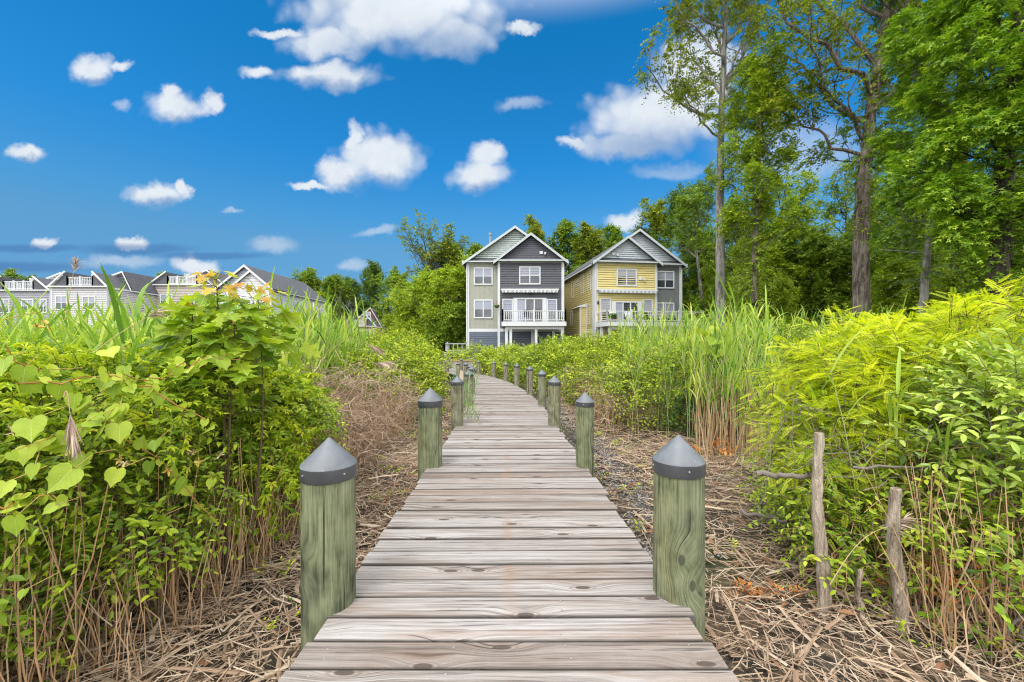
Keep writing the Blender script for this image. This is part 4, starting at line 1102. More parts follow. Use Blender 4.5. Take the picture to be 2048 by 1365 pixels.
# maple sapling
r = thing('maple_sapling', 'young maple sapling with big lobed leaves and orange tips rising from the left thicket', 'sapling', (-1.82, 2.62, GZ))
fo, yo, tk = MB(), MB(), MB()
def limb(a, b, bend, r0, r1, k=7):
    q = np.linspace(0, 1, k)[:, None]; p = np.array(a) * (1 - q) + np.array(b) * q + np.array(bend) * np.sin(math.pi * q)
    tubes(tk, [p], np.linspace(r0, r1, k)[None], 6, .4); return p
Yb = 2.6
main = [limb((-1.83, 2.62, GZ), at(432, 560, Yb), (.04, 0, 0), .012, .003, 12), limb((-1.7, 2.62, GZ), at(515, 585, 2.7), (.05, .05, 0), .010, .003, 12), limb((-1.95, 2.62, GZ), at(385, 630, 2.55), (-.04, 0, 0), .009, .003, 12), limb((-1.78, 2.6, GZ), at(470, 640, 2.5), (.03, -.06, 0), .009, .003, 12)]
for mi, mm in enumerate(main):
    top = mm[-1]
    hs = np.linspace(.78, 1.0, 11) if mi else np.linspace(.62, 1.0, 17)
    for h in hs:
        i = h * (len(mm) - 1); p = mm[int(i)] + (mm[min(int(i) + 1, len(mm) - 1)] - mm[int(i)]) * (i % 1)
        k = 4
        th = rng.uniform(0, 6.28) + np.arange(k) * 1.57
        l = .20 * (1.25 - .75 * (h - hs[0]) / (1 - hs[0] + 1e-6)) * rng.uniform(.7, 1.1, k)
        D = nrm(np.stack([np.cos(th), np.sin(th), rng.uniform(.05, .7, k)], 1)); e = p + D * l[:, None]
        for a_, b_ in zip(np.tile(p, (k, 1)), e): tubes(tk, [np.linspace(a_, b_, 4)], np.array([[.002, .0018, .0015, .0012]]), 4, .8)
        tgt = yo if (mi < 2 and h > .95) else fo
        leaves(tgt, T_MAPLE, e, nrm(D * [1, 1, .2] + [0, 0, -.5] + rng.normal(0, .3, (k, 3))), D * .45 + [0, -.35, 1] + rng.normal(0, .5, (k, 3)), (.128 if tgt is fo else .07) * rng.uniform(.75, 1.25, k), rng.uniform(0, 1, k))
    k = 6; leaves(yo, T_MAPLE, np.tile(top, (k, 1)) + rng.normal(0, .02, (k, 3)), nrm(rdir(k) + [0, 0, .5]), rdir(k) + [0, 0, .6], .06, rng.uniform(.2, 1, k))
fo.build('foliage', G_maple, r, off=r.location, co=True); yo.build('young_foliage', G_young, r, off=r.location); tk.build('stems', M_twig_brown, r, off=r.location)

# --- reeds
def reed_mesh(mb, st, base, H, lean, nb=8, bl=.45, bw=.013, dens0=.35, rb=0.0, droop=.28, sr=.004):
    """tall reeds: stalks with long narrow blades"""
    n = len(base); H = np.broadcast_to(H, (n,)).astype(float)
    th = rng.uniform(0, 6.28, n); ld = np.stack([np.cos(th) * lean, np.sin(th) * lean, np.ones(n)], 1)
    q = np.linspace(0, 1, 5)[None, :, None]
    stalk = base[:, None] + np.concatenate([ld[:, None, :2] * q ** 2, np.broadcast_to(q, (n, 5, 1))], 2) * H[:, None, None]
    tubes(st, stalk, np.array([1, .9, .8, .6, .3]) * sr, 4, rng.uniform(.3, .9, n))
    f = np.linspace(dens0, 1.0, nb)[None] * np.ones((n, 1)) + rng.uniform(-.03, .03, (n, nb)); f = np.clip(f, 0, 1)
    pos = base[:, None] + np.stack([ld[:, 0:1] * f ** 2, ld[:, 1:2] * f ** 2, f], 2) * H[:, None, None]
    az = th[:, None] + np.arange(nb)[None] * 3.14 + rng.normal(0, .5, (n, nb))
    hd = np.stack([np.cos(az), np.sin(az), np.zeros_like(az)], 2)
    L = bl * rng.uniform(.7, 1.2, (n, nb)) * (1 - .3 * (f - .6) ** 2)
    s_ = np.linspace(0, 1, 6)[None, None, :, None]
    out = .14 + .26 * rng.uniform(size=(n, nb, 1, 1)); dr = droop * rng.uniform(.3, 1.5, (n, nb, 1, 1))
    path = pos[:, :, None] + L[:, :, None, None] * (hd[:, :, None] * (out * s_ + dr * .6 * s_ ** 2) + np.array([0, 0, 1.]) * (.92 * s_ - dr * s_ ** 2.4))
    side = np.stack([-np.sin(az), np.cos(az), np.zeros_like(az)], 2) + rng.normal(0, .25, (n, nb, 3))
    wd = bw * np.array([.55, .95, 1, .85, .55, .05])
    rv = np.clip(.5 + rb + rng.normal(0, .2, (n, 1)) + rng.normal(0, .14, (n, nb)), 0, 1)
    strips(mb, path.reshape(-1, 6, 3), np.tile(wd, (n * nb, 1)) * rng.uniform(.7, 1.15, (n * nb, 1)), nrm(side.reshape(-1, 3)), rv.ravel(), .25)
def reed_bed(name, regions, label=None):
    mb, st = MB(), MB()
    for (x0, x1, y0, y1, n, h0, h1, nb, bl, bw, cond) in regions:
        b = np.stack([rng.uniform(x0, x1, n), rng.uniform(y0, y1, n), np.full(n, GZ)], 1)
        b = b[cond(b[:, 0], b[:, 1])]
        reed_mesh(mb, st, b, rng.uniform(h0, h1, len(b)), .12, nb, bl, bw)
    o = mb.build(name, G_reed); tag(o, label, None, None, 'stuff')
    s_ = st.build('stalks', M_reedst, o)
M_reedst = leaf_mat('reed_stalk', [(.14, .19, .06), (.30, .30, .14), (.40, .33, .19)], .1)
yes = lambda x, y: np.ones(len(x), bool)
reed_bed('reeds', [
    (-7.5, -2.7, 3.2, 6.2, 430, 1.15, 1.75, 9, .50, .015, lambda x, y: (x < -2.55) & (x > -1.8 * y)),
    (-6.5, -2.6, 5.2, 9, 330, 1.5, 2.2, 9, .5, .013, lambda x, y: (x < -2.3 - .09 * y) & (x > -.8 * y)),
    (-13, -2.9, 6.2, 11, 900, 1.35, 2.1, 8, .5, .013, lambda x, y: (x < -.1 * y - 2.0 - .25 * (y > 8) * (y - 8)) & (x > -1.7 * y)),
    (-30, -5.0, 11, 20, 1600, 1.3, 2.0, 6, .55, .015, lambda x, y: (x < -.27 * y - 1.6) & (x > -1.7 * y))],
    'thick bed of tall green reeds along the left bank')
reed_bed('reeds', [
    (2.0, 3.6, 2.3, 3.6, 26, .9, 1.45, 6, .4, .010, lambda x, y: x > .25 * y + 1.4),
    (2.5, 5.2, 4.4, 7.6, 190, 1.3, 2.1, 9, .45, .012, lambda x, y: (x > .36 * y + .35) & (x < .64 * y)),
    (1.9, 3.6, 6.6, 9.0, 60, 1.25, 1.8, 8, .45, .011, lambda x, y: x > .22 * y + .45),
    (2.2, 7.5, 8.5, 13, 340, 1.5, 2.25, 8, .45, .012, lambda x, y: (x > .15 * y + 1.2)),
    (5, 16, 9, 20, 520, 1.5, 2.3, 6, .5, .014, lambda x, y: (x > .25 * y + 1.5) & (x < 1.25 * y)),
    (4.5, 10, 16, 22, 60, 1.6, 2.3, 6, .5, .014, yes)],
    'scattered green reeds along the right bank')
# single tall reeds that stand out
def lone_reed(px, py, Y, label, px2=None, nb=9, bl=.5, bw=.02, dens0=.45, mat=None, lean=.05):
    top = at(px, py, Y); base = at(px2 or px, 700, Y); base[2] = GZ
    r = thing('tall_reed', label, 'reed', base, group='tall reeds standing out of the thicket')
    mb, st = MB(), MB()
    H = top[2] - GZ
    bb = np.stack([base, base + [rng.normal(0, .06), .08, 0], base + [rng.normal(0, .06), -.05, 0]])
    reed_mesh(mb, st, bb, H * np.array([.84, .70, .76]), lean, nb, bl, bw * .66, dens0, -.08 if Y < 3 else .05, .2, .005)
    mb.build('blade', mat or G_reed, r, off=base); st.build('stalk', M_reedst, r, off=base)
lone_reed(95, 590, 2.5, 'tall broad reed at the left edge, in front of the lavender-grey terrace house', bw=.026)
lone_reed(235, 520, 2.4, 'tallest broad-bladed reed, rising past the long roof left of the maple sapling', bw=.024)
lone_reed(330, 560, 2.9, 'leaning reed in front of the light grey sided house', bw=.022)
lone_reed(20, 600, 2.2, 'dark reed cut by the left border of the picture', bw=.026)
lone_reed(165, 600, 2.6, 'bright reed in front of the light grey house porch', bw=.024)
lone_reed(528, 590, 3.6, 'upright dark green reed between the maple sapling and the white house', bw=.02)
lone_reed(600, 590, 4.5, 'reed clump stalk in front of the white house wall', bw=.02)
lone_reed(1440, 590, 5.4, 'tall pale reed in front of the smooth grey trunk', bw=.016, lean=.1)
lone_reed(1530, 610, 5.6, 'tall reed in front of the dark woods right of the smooth trunk', bw=.018, lean=.12)
lone_reed(1615, 640, 4.2, 'leaning reed just left of the golden shrub', bw=.016, lean=.15)
lone_reed(1765, 610, 3.6, 'slim reed poking out of the golden shrub before the thick trunk', bw=.012, lean=.1)
r = thing('grass_tuft', 'tuft of long green grass growing beside the third left post', 'grass', (-.86, 6.7, GZ))
mb, st = MB(), MB(); b = np.stack([rng.normal(-.74, .07, 12), rng.normal(6.6, .18, 12), np.full(12, GZ)], 1)
reed_mesh(mb, st, b, rng.uniform(.7, 1.0, 12), .18, 6, .4, .008); mb.build('blade', G_blue, r, off=r.location); st.build('stalk', M_reedst, r, off=r.location)
r = thing('weed_sprig', 'small green weed growing up through the boards by the third left post', 'weed', at(950, 846, 6.2))
mb, st = MB(), MB(); reed_mesh(mb, st, np.array([[0, 0, 0.], [.05, .02, 0]]), np.array([.22, .12]), .3, 5, .2, .006, .2, -.3); mb.build('blade', G_reed, r); st.build('stalk', M_reedst, r)
r = thing('wooden_stake', 'thin pale wooden stake behind the third left post', 'stake', ((923 - CX) * 7.0 / F, 7.0, GZ))
mb = MB(); mb.box(-.03, .03, -.015, .015, 0, 1.06); mb.poly_prism([(-.03, 1.06), (.03, 1.06), (.0, 1.1)], -.015, .015); mb.build('board', plain('pale_stake', (.48, .40, .29), .8, .2), r)

# seed plumes
M_plume = twig_mat('reed_plume', [(.25, .17, .13), (.44, .33, .26), (.55, .46, .38)])
def plume(name, label, base, tip, L, hang, n=60, rad=.0025, w=1.0):
    base, tip = np.array(base), np.array(tip)
    r = thing(name, label, 'reed plume', base, group='dry feathery reed plumes')
    q = np.linspace(0, 1, 10)[:, None]; p = base * (1 - q) + tip * q; p[:, 2] += hang * np.sin(math.pi * q[:, 0]) * .5
    st = MB(); tubes(st, [p], np.linspace(1, .5, 10)[None] * rad, 5, .8); st.build('stalk', M_dead, r, off=base)
    d = nrm(p[-1] - p[-3]); f = rng.uniform(0, 1, n)[:, None]
    a = tip + d * L * .55 * f; D = nrm(d + rng.normal(0, .28 * w, (n, 3)) + [0, 0, -.35 - .3 * hang])
    s_ = np.linspace(0, 1, 5)[None, :, None]; pl = a[:, None] + D[:, None] * L * .5 * s_ + np.array([0, 0, -.12 * L]) * s_ ** 2
    mb = MB(); strips(mb, pl, np.tile(np.array([.5, 1, .9, .6, .1]) * .0035 * (L / .2), (n, 1)), rdir(n), rng.uniform(0, 1, n), 0)
    mb.build('plume', M_plume, r, off=base)
plume('reed_plume', 'grey feathery reed plume high against the sky over the light grey house', at(130, 640, 2.6), at(147, 545, 2.6), .12, .0)
plume('reed_plume', 'dry pale plume hanging head down among the heart-shaped leaves', at(128, 795, 1.55), at(140, 828, 1.55), .16, .1, 80)
plume('reed_plume', 'long arching plume leaning right in front of the maple sapling', at(188, 705, 2.2), at(292, 636, 2.3), .13, .02)
plume('reed_plume', 'small tan plume drooping before the bushes left of the second left post', at(642, 725, 5), at(735, 688, 5.2), .25, .3)
plume('reed_plume', 'tan plume nodding over the brown brambles', at(640, 800, 5), at(745, 725, 5.2), .3, .3)
plume('reed_plume', 'pale windswept plume on a slanting stalk between the cut trunks', at(1660, 1170, 2.2), at(1770, 1055, 2.2), .2, .12, 90)

# --- dead stalks, bramble, litter
def stalks(mb, b, h, lean, r0):
    n = len(b); th = rng.uniform(0, 6.28, n); ln = np.clip(np.abs(rng.normal(0, lean, n)), 0, 1.6 * lean)
    q = np.linspace(0, 1, 4)[None, :, None]
    off = np.stack([np.cos(th) * ln, np.sin(th) * ln, np.ones(n)], 1)[:, None] * q * h[:, None, None]
    p = b[:, None] + off; p[:, 1:] += rng.normal(0, .012, p[:, 1:].shape)
    tubes(mb, p, np.array([1, .95, .85, .6])[None] * r0 * rng.uniform(.6, 1.3, (n, 1)), 4, rng.uniform(0, 1, n))
mb = MB()
n = 330; y = rng.uniform(1.5, 4.4, n); b = np.stack([-1.74 - np.abs(rng.normal(0, .28, n)) - .12 * np.sin(y * 4), y, np.full(n, GZ)], 1); stalks(mb, b, rng.uniform(.3, 1.0, n), .2, .0034)
n = 190; y = 1.65 + 2.5 * rng.uniform(0, 1, n) ** .8; b = np.stack([-1.62 - np.abs(rng.normal(0, .12, n)), y, np.full(n, GZ)], 1); stalks(mb, b, rng.uniform(.25, .75, n), .25, .0028)
n = 160; y = rng.uniform(1.6, 2.4, n); b = np.stack([-2.0 - rng.uniform(0, .7, n), y, np.full(n, GZ)], 1); stalks(mb, b, rng.uniform(.3, .7, n), .35, .003)
n = 260; y = rng.uniform(4.4, 8.0, n); b = np.stack([-1.85 - np.abs(rng.normal(0, .35, n)), y, np.full(n, GZ)], 1); stalks(mb, b, rng.uniform(.3, .9, n), .25, .005)
tag(mb.build('dead_reed_stalks', M_dead), 'upright dead reed stalks under the left thicket', kind='stuff')
mb = MB()
n = 240; y = rng.uniform(5.2, 7.6, n); b = np.stack([.40 * y + .35 + rng.uniform(-.1, 1.0, n), y, np.full(n, GZ)], 1); stalks(mb, b, rng.uniform(.4, 1.1, n), .16, .006)
n = 330; y = rng.uniform(1.9, 3.4, n); b = np.stack([.3 * y + 1.45 + np.abs(rng.normal(0, .5, n)), y, np.full(n, GZ)], 1); stalks(mb, b, rng.uniform(.3, 1.0, n), .25, .0034)
n = 200; y = rng.uniform(7.2, 11, n); b = np.stack([1.9 + rng.uniform(-.3, .6, n), y, np.full(n, GZ)], 1); stalks(mb, b, rng.uniform(.3, .8, n), .25, .006)
tag(mb.build('dead_reed_stalks', M_dead), 'upright dead reed stalks along the right bank', kind='stuff')
def tangle(name, label, ells, n, mat, L=.5, r0=.003, group=None, cat='bramble'):
    P, N = vol_points(ells, n, .25, 1.0)
    base = np.array([np.mean([e[0] for e in ells]), np.mean([e[1] for e in ells]), GZ])
    r = thing(name, label, cat, base, group=group)
    D = nrm(rng.normal(0, 1, (n, 3)) * [1, 1, .8] + [0, 0, .45]); D2 = nrm(D + rng.normal(0, .9, (n, 3)))
    q = np.linspace(0, 1, 7)[None, :, None]; l = L * rng.uniform(.4, 1.3, (n, 1, 1))
    p = P[:, None] + l * (D[:, None] * (q - .3) + (D2 - D)[:, None] * q ** 2 * .6) + np.array([0, 0, -.25]) * l * q ** 2
    p[:, :, 2] = np.maximum(p[:, :, 2], GZ + .02); p += rng.normal(0, .008, p.shape)
    mb = MB(); tubes(mb, p, np.linspace(1, .4, 7)[None] * r0 * rng.uniform(.6, 1.5, (n, 1)), 3, rng.uniform(0, 1, n))
    mb.build('stems', mat, r, off=base)
    return r
tangle('bramble', 'brown tangle of dead bramble stems between the left bushes and the second post', [(-1.95, 4.7, .10, .5, .75, .60), (-2.25, 6.1, .25, .7, .9, .72), (-2.6, 5.0, .35, .6, .8, .62), (-1.85, 7.2, .05, .4, .7, .55), (-2.0, 5.5, .0, .5, .8, .5)], 2300, M_bram, .55, .0034)
tangle('bramble', 'brown dead brambles under the right bushes by the slim post', [(1.75, 7.6, -.05, .5, .9, .5), (2.0, 9.2, .1, .6, 1.0, .6), (1.7, 11, .1, .6, 1.0, .6)], 700, M_bram, .5, .0042)
tangle('dead_branches', 'pale leafless twigs tangled low in front of the golden shrub', [(2.3, 2.7, .45, .6, .35, .22), (2.0, 2.9, .6, .3, .3, .25), (2.7, 2.6, .5, .5, .3, .2)], 170, M_twig_grey, .5, .0028, cat='branches')
mb = MB()
def litter(n, x0, x1, y0, y1, cond, ln=(.05, .34), w=.0032, zz=.06):
    b = np.stack([rng.uniform(x0, x1, n), y0 + (y1 - y0) * rng.uniform(0, 1, n) ** 1.3, np.full(n, GZ)], 1); b = b[cond(b[:, 0], b[:, 1])]; n = len(b)
    th = rng.uniform(0, 6.28, n); ti = rng.normal(0, .09, n); D = np.stack([np.cos(th), np.sin(th), ti], 1); L = rng.uniform(*ln, n)[:, None, None]
    q = np.linspace(-.5, .5, 3)[None, :, None]; z = .045 + rng.uniform(0, zz, n)
    p = b[:, None] + D[:, None] * L * q; p[:, 1] += rng.normal(0, .012, (n, 3)) * (L[:, 0] > .2); p[:, :, 2] += z[:, None]
    strips(mb, p, np.array([.9, 1, .7])[None] * w * rng.uniform(.3, 1.3, (n, 1)), nrm(np.cross(D, [0, 0, 1.]) + rng.normal(0, .25, (n, 3))), np.clip(rng.normal(.5, .27, n), 0, 1), .3)
litter(4200, -2.6, -.72, 1.4, 6, lambda x, y: x < -.75)
litter(3000, -2.6, -.8, 5, 12, lambda x, y: x < -.85, (.15, .5), .005)
litter(4200, .85, 3.6, 1.5, 6.5, lambda x, y: (x > 1.0) & ((x > 1.55) | (y < 3.0) | (rng.uniform(size=len(x)) < .5)))
litter(2400, .8, 3.0, 5, 12, lambda x, y: (x > .8) & (x > 1.35 - .1 * (y - 5)), (.15, .5), .005)
litter(4500, -2.6, -.72, 1.4, 5, lambda x, y: x < -.8, (.015, .09), .004)
litter(4500, .85, 3.4, 1.4, 5, lambda x, y: x > .95, (.015, .09), .004)
litter(420, -2.6, -.72, 1.4, 6, lambda x, y: x < -.8, (.12, .4), .011)
litter(420, .85, 3.4, 1.4, 6, lambda x, y: x > .95, (.12, .4), .011)
tag(mb.build('reed_litter', M_straw), 'matted broken reed straw on the ground beside the boardwalk', kind='stuff')
mb = MB()
n = 900; P = np.stack([np.where(rng.uniform(size=n) < .5, rng.uniform(-2.5, -.85, n), rng.uniform(.95, 3.3, n)), rng.uniform(1.6, 8, n), np.full(n, GZ + .06) + rng.uniform(0, .05, n)], 1)
leaves(mb, T_OVAL, P, nrm(rng.normal(0, 1, (n, 3)) * [1, 1, .2]), rng.normal(0, .4, (n, 3)) + [0, 0, 1], rng.uniform(.03, .075, n), rng.uniform(0, .7, n))
tag(mb.build('fallen_leaves', twig_mat('brown_fallen_leaf', [(.09, .05, .03), (.24, .12, .06), (.36, .22, .12)])), 'brown fallen leaves scattered among the reed straw', kind='stuff')
t = NT('gravel_stone'); c = t.ramp(t.attr('rnd').outputs['Fac'], [(0, (.06, .06, .058)), (.5, (.16, .16, .16)), (1, (.32, .32, .32))]); M_grav = t.fin(c, .85, .25)
mb = MB()
n = 4600; y = 2.9 + 8.0 * rng.uniform(0, 1, n) ** 1.25; ctr = np.interp(y, [2.9, 4.5, 6.5, 8, 11], [1.12, 1.22, 1.25, 1.1, .9]); P = np.stack([ctr + rng.normal(0, .15, n), y, np.full(n, GZ + .03)], 1); P[:, 2] += rng.uniform(-.005, .025, n)
ov = np.array([(1, 0, 0), (-1, 0, 0), (0, 1, 0), (0, -1, 0), (0, 0, 1), (0, 0, -1)], float) ; of = np.array([[0, 2, 4], [2, 1, 4], [1, 3, 4], [3, 0, 4]])
sz = rng.uniform(.007, .017, n)
V = ov[None] * sz[:, None, None] * rng.uniform(.6, 1.3, (n, 1, 3)); a = rng.uniform(0, 6.28, n); R_ = np.stack([np.stack([np.cos(a), -np.sin(a), 0 * a], 1), np.stack([np.sin(a), np.cos(a), 0 * a], 1), np.stack([0 * a, 0 * a, 1 + 0 * a], 1)], 1)
V = np.einsum('nij,nkj->nki', R_, V + rng.normal(0, .003, V.shape)) + P[:, None]
mb.add(V.reshape(-1, 3), [(np.arange(n)[:, None, None] * 6 + of[None]).reshape(-1, 3)], np.repeat(rng.uniform(0, 1, n), 6))
tag(mb.build('gravel', M_grav), 'strip of grey gravel beside the right edge of the boardwalk', kind='stuff')
# little weeds on the open ground
mb = MB(); n = 120; P = np.stack([np.where(rng.uniform(size=n) < .55, rng.uniform(-2.2, -1.0, n), rng.uniform(1.0, 2.9, n)), rng.uniform(2, 7.5, n), np.full(n, GZ + .04)], 1)
sprays(mb, np.repeat(P, 3, 0), nrm(rng.normal(0, .5, (n * 3, 3)) + [0, 0, .9]), .13, 6, .035, T_OVAL, .3)
tag(mb.build('weeds', G_mid2), 'small green weeds sprouting through the reed straw', kind='stuff')

# --- cut trunks and fallen wood on the right
M_bark_pale = bark_mat('pale_flaky_bark', (.42, .33, .25), (.74, .64, .52), 4.5)
def snag(label, px0, py0, px1, py1, Y, r0, r1, name='cut_trunk', grp=None):
    a, b = at(px0, py0, Y), at(px1, py1, Y); a[2] = GZ - .05
    r = thing(name, label, 'dead trunk', a, group=grp)
    mb = MB(); q = np.linspace(0, 1, 22)[:, None]; p = a * (1 - q) + b * q; p += rng.normal(0, .0025, p.shape); p[:, 0] += .012 * np.sin(q[:, 0] * 7)
    rr = (r0 + (r1 - r0) * q[:, 0]) * (1 + rng.normal(0, .05, 22)); tubes(mb, [p], rr[None], 14, .5)
    e = len(mb.V[-1]); c0 = mb.V[-1][-14:].mean(0); mb.add(np.concatenate([mb.V[-1][-14:], [c0 + [0, 0, .006]]]), [np.array([[i, (i + 1) % 14, 14] for i in range(14)])])
    mb.build('trunk', M_bark_pale, r, True, off=a)
    k = 9; i = rng.integers(4, 20, k); D = nrm(rng.normal(0, 1, (k, 3)) * [1, 1, .4])
    ln_ = rng.uniform(.04, .09, k)
    for c_ in range(k):
        st = MB(); tubes(st, (p[i[c_]] + D[c_] * np.linspace(0, 1, 4)[:, None] * ln_[c_])[None], np.array([1, .8, .6, .5])[None] * .0045, 5, .3); st.build('branch_stub', M_twig_brown, r, off=a)
snag('knobbly pale cut trunk standing in the straw, taller left one', 1646, 1240, 1636, 868, 2.32, .036, .023)
snag('pale cut trunk under the golden shrub, thicker right one', 1800, 1275, 1788, 975, 2.2, .038, .025)
snag('short thin bare stick between the two pale cut trunks', 1724, 1275, 1718, 1140, 2.25, .015, .012)
snag('short weathered stump left of the knobbly cut trunk', 1607, 1130, 1607, 1105, 2.75, .022, .018, 'stump')
def lying(label, a, b, r0, r1, nm='fallen_branch'):
    a, b = np.array(a), np.array(b); r = thing(nm, label, 'branch', a, group='fallen branches on the right bank')
    q = np.linspace(0, 1, 10)[:, None]; p = a * (1 - q) + b * q + rng.normal(0, .008, (10, 3)); mb = MB(); tubes(mb, [p], np.linspace(r0, r1, 10)[None], 8, .6); mb.build('wood', M_twig_grey, r, True, off=a)
lying('grey broken branch propped sideways against the left cut trunk', at(1515, 950, 2.75), at(1622, 953, 2.5), .020, .014)
lying('grey fallen branch lying behind the left cut trunk', at(1482, 1025, 3.2), at(1580, 1045, 2.9), .016, .011)
lying('long thin dead stem leaning across the lower right corner', at(1905, 1345, 2.05), at(2045, 1230, 2.1), .011, .007)
lying('long pale stem lying level through the twigs under the golden shrub', at(1700, 935, 2.4), at(1930, 930, 2.45), .008, .006)
lying('weathered branch lying on the straw at the bottom right', at(1690, 1262, 2.2), at(1850, 1335, 1.98), .016, .010)
for (px, py, Y, lb) in ((1445, 915, 5.6, 'rusty brown dead fern behind the right front post'), (1530, 1195, 2.45, 'rusty orange dead sprig in the straw left of the cut trunks'), (1890, 1140, 2.25, 'rusty orange dead leaves right of the thicker cut trunk')):
    r = thing('dead_fern', lb, 'fern', at(px, py, Y), group='rust coloured dead ferns'); n = 26 if Y > 4 else 22; s_ = 1.7 if Y > 4 else .75
    mb = MB(); sprays(mb, rng.normal(0, .12 * s_, (n, 3)) * [1.2, .6, .4], nrm(rng.normal(0, .6, (n, 3)) + [0, 0, .6]), .2 * s_, 8, .05 * s_, T_DIA, .6); mb.build('foliage', G_rust, r)

# --- right bank shrubs
bush('golden_shrub', 'bright yellow-green feathery shrub, the highest mass at the right edge',
     [(2.52, 3.15, .55, .42, .45, .40), (2.98, 3.1, .80, .65, .55, .46), (3.6, 3.05, 1.03, .7, .6, .52), (3.2, 3.6, .9, .8, .5, .5)], 1150, G_yel, T_PINN, .15, .30, 7, 9, M_twig_brown, upb=.1, droop=.45, tilt=.3, fwd=.7, twr=.003, inner=.2, outn=.5)
bush('golden_shrub', 'low green feathery shrub above the cut trunk, left of the bright yellow one',
     [(2.22, 3.0, .40, .30, .36, .32), (2.6, 3.7, .45, .4, .4, .35), (2.05, 2.75, .25, .18, .25, .24)], 330, G_mid2, T_PINN, .12, .26, 7, 9, M_twig_brown, upb=.1, droop=.45, tilt=.35, fwd=.7, rbias=.1, twr=.003, inner=.2, outn=.5)
bush('leafy_bush', 'small-leaved green bush under the feathery golden shrub, behind the cut trunks',
     [(2.3, 2.85, .12, .5, .4, .42), (2.9, 2.8, .35, .6, .4, .45), (2.35, 3.2, .0, .35, .5, .34)], 800, G_mid, T_OVAL, .045, .24, 9, 8, M_twig_grey, upb=.3, group=None)
bush('privet_shrub', 'privet with grey-green oval leaves shining at the right edge, in front of the golden shrub',
     [(2.75, 2.3, .74, .40, .36, .36), (2.72, 2.25, .40, .34, .34, .34), (3.1, 2.6, .84, .42, .36, .36)], 430, G_privet, T_OVAL, .075, .28, 10, 10, M_twig_grey, upb=.5, tilt=.5, fwd=.7, W=.85, twr=.0026)
tangle('bramble', 'thin brown dead stems criss-crossing under the left thicket', [(-2.05, 2.3, -.05, .3, .9, .35), (-1.95, 3.3, -.05, .3, .9, .35)], 420, M_bram, .4, .0022)
bush('green_weed', 'low leafy weeds among dead stalks in the lower right corner',
     [(2.45, 2.15, .05, .4, .3, .35), (2.0, 2.5, .0, .3, .3, .3), (2.7, 2.4, .3, .5, .4, .4)], 520, G_mid, T_OVAL, .05, .25, 8, 6, M_dead, upb=.4, lo=.4, inner=0)
r = thing('broadleaf_sprig', 'sprig of large heart-shaped leaves in front of the smooth grey trunk', 'plant', at(1432, 700, 6.0)); b = at(1432, 700, 6.0)
P = np.array([at(x, y, Y) for x, y, Y in ((1405, 672, 6), (1420, 660, 6.1), (1440, 655, 6), (1412, 690, 5.9), (1432, 680, 5.8), (1450, 672, 6), (1398, 684, 6.1), (1445, 655, 6.2), (1438, 700, 5.9), (1458, 690, 6.0))]); n = len(P)
mb = MB(); leaves(mb, T_HEART, P, nrm(rng.normal(0, .5, (n, 3)) + [0, -.5, -.5]), rng.normal(0, .3, (n, 3)) + [0, -.8, 1], .2, rng.uniform(.3, 1, n)); mb.build('foliage', G_grape, r, off=b, co=True)
mb = MB()
for p_ in P: tubes(mb, [np.linspace(b + [0, 0, -.3], p_, 5)], .005, 5, .5)
tubes(mb, [np.linspace([b[0], b[1], GZ], b + [0, 0, -.25], 6)], .01, 6, .5)
mb.build('stems', M_twig_brown, r, off=b)

def simple(label, ells, n, mat=G_mid2, size=.085, L=.36, group='bushes along the boardwalk', tm=T_OVAL, **k):
    k.setdefault('stems', 6); k.setdefault('twr', .004); k.setdefault('stem_r', .012)
    return bush('leafy_bush', label, ells, n, mat, tm, size, L, 8, group=group, **k)
simple('broad light green bush right of the slim second post, over brown stems', [(2.55, 7.5, .42, .75, .7, .70), (3.2, 7.9, .55, .75, .8, .72), (2.05, 8.3, .3, .45, .6, .55)], 1100, G_mid2, .07, .32, smat=M_twig_grey)
simple('glossy green bush behind the reeds, left of the golden shrub', [(4.7, 8.4, .75, 1.0, .9, .70), (5.6, 8.6, .85, .9, .9, .72)], 850, G_mid, .08)
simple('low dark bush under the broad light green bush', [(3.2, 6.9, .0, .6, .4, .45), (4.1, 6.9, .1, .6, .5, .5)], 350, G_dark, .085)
simple('rounded bush on the right, just behind the fourth and fifth right posts', [(2.1, 10.3, .2, .75, .9, .82), (2.9, 10.8, .45, .8, .8, .8)], 700)
simple('bushy yellow-green shrub behind the fifth right post', [(1.5, 12.5, .3, .75, .9, .85), (2.3, 13, .5, .8, .8, .85)], 600, G_mid2, .1, .4)
simple('dense shrub behind the sixth and seventh right posts', [(.75, 14.7, .25, .8, .8, .8), (1.6, 15.2, .5, .8, .8, .9)], 600, G_mid, .1, .42)
simple('green shrub behind the eighth right post, below the grey house balcony', [(-.15, 17.3, .1, .8, .8, .75), (.9, 17.6, .3, 1.0, .9, .85)], 600, G_mid2, .11, .45)
simple('tall bush in front of the gap between the grey and yellow houses', [(3.3, 16.5, .6, 1.1, 1.0, .95), (2.3, 17.5, .6, 1.0, 1.0, .95), (4.3, 16.5, .7, 1.0, 1.0, .95)], 1000, G_mid, .12, .5)
simple('bush hiding the lower wall of the grey house', [(.3, 22, .2, 1.2, 1.0, .85), (-1.0, 23.5, .05, 1.2, 1.0, .8), (1.7, 22.5, .25, 1.2, 1.0, 1.0)], 900, G_mid2, .14, .55)
simple('low bush beside the wooden landing left of the grey house', [(-2.2, 27.5, .3, 1.2, 1.0, .85), (-3.9, 29, .2, .8, .8, .6), (-.6, 28.5, .2, 1.2, 1, .9)], 700, G_mid2, .15, .6)
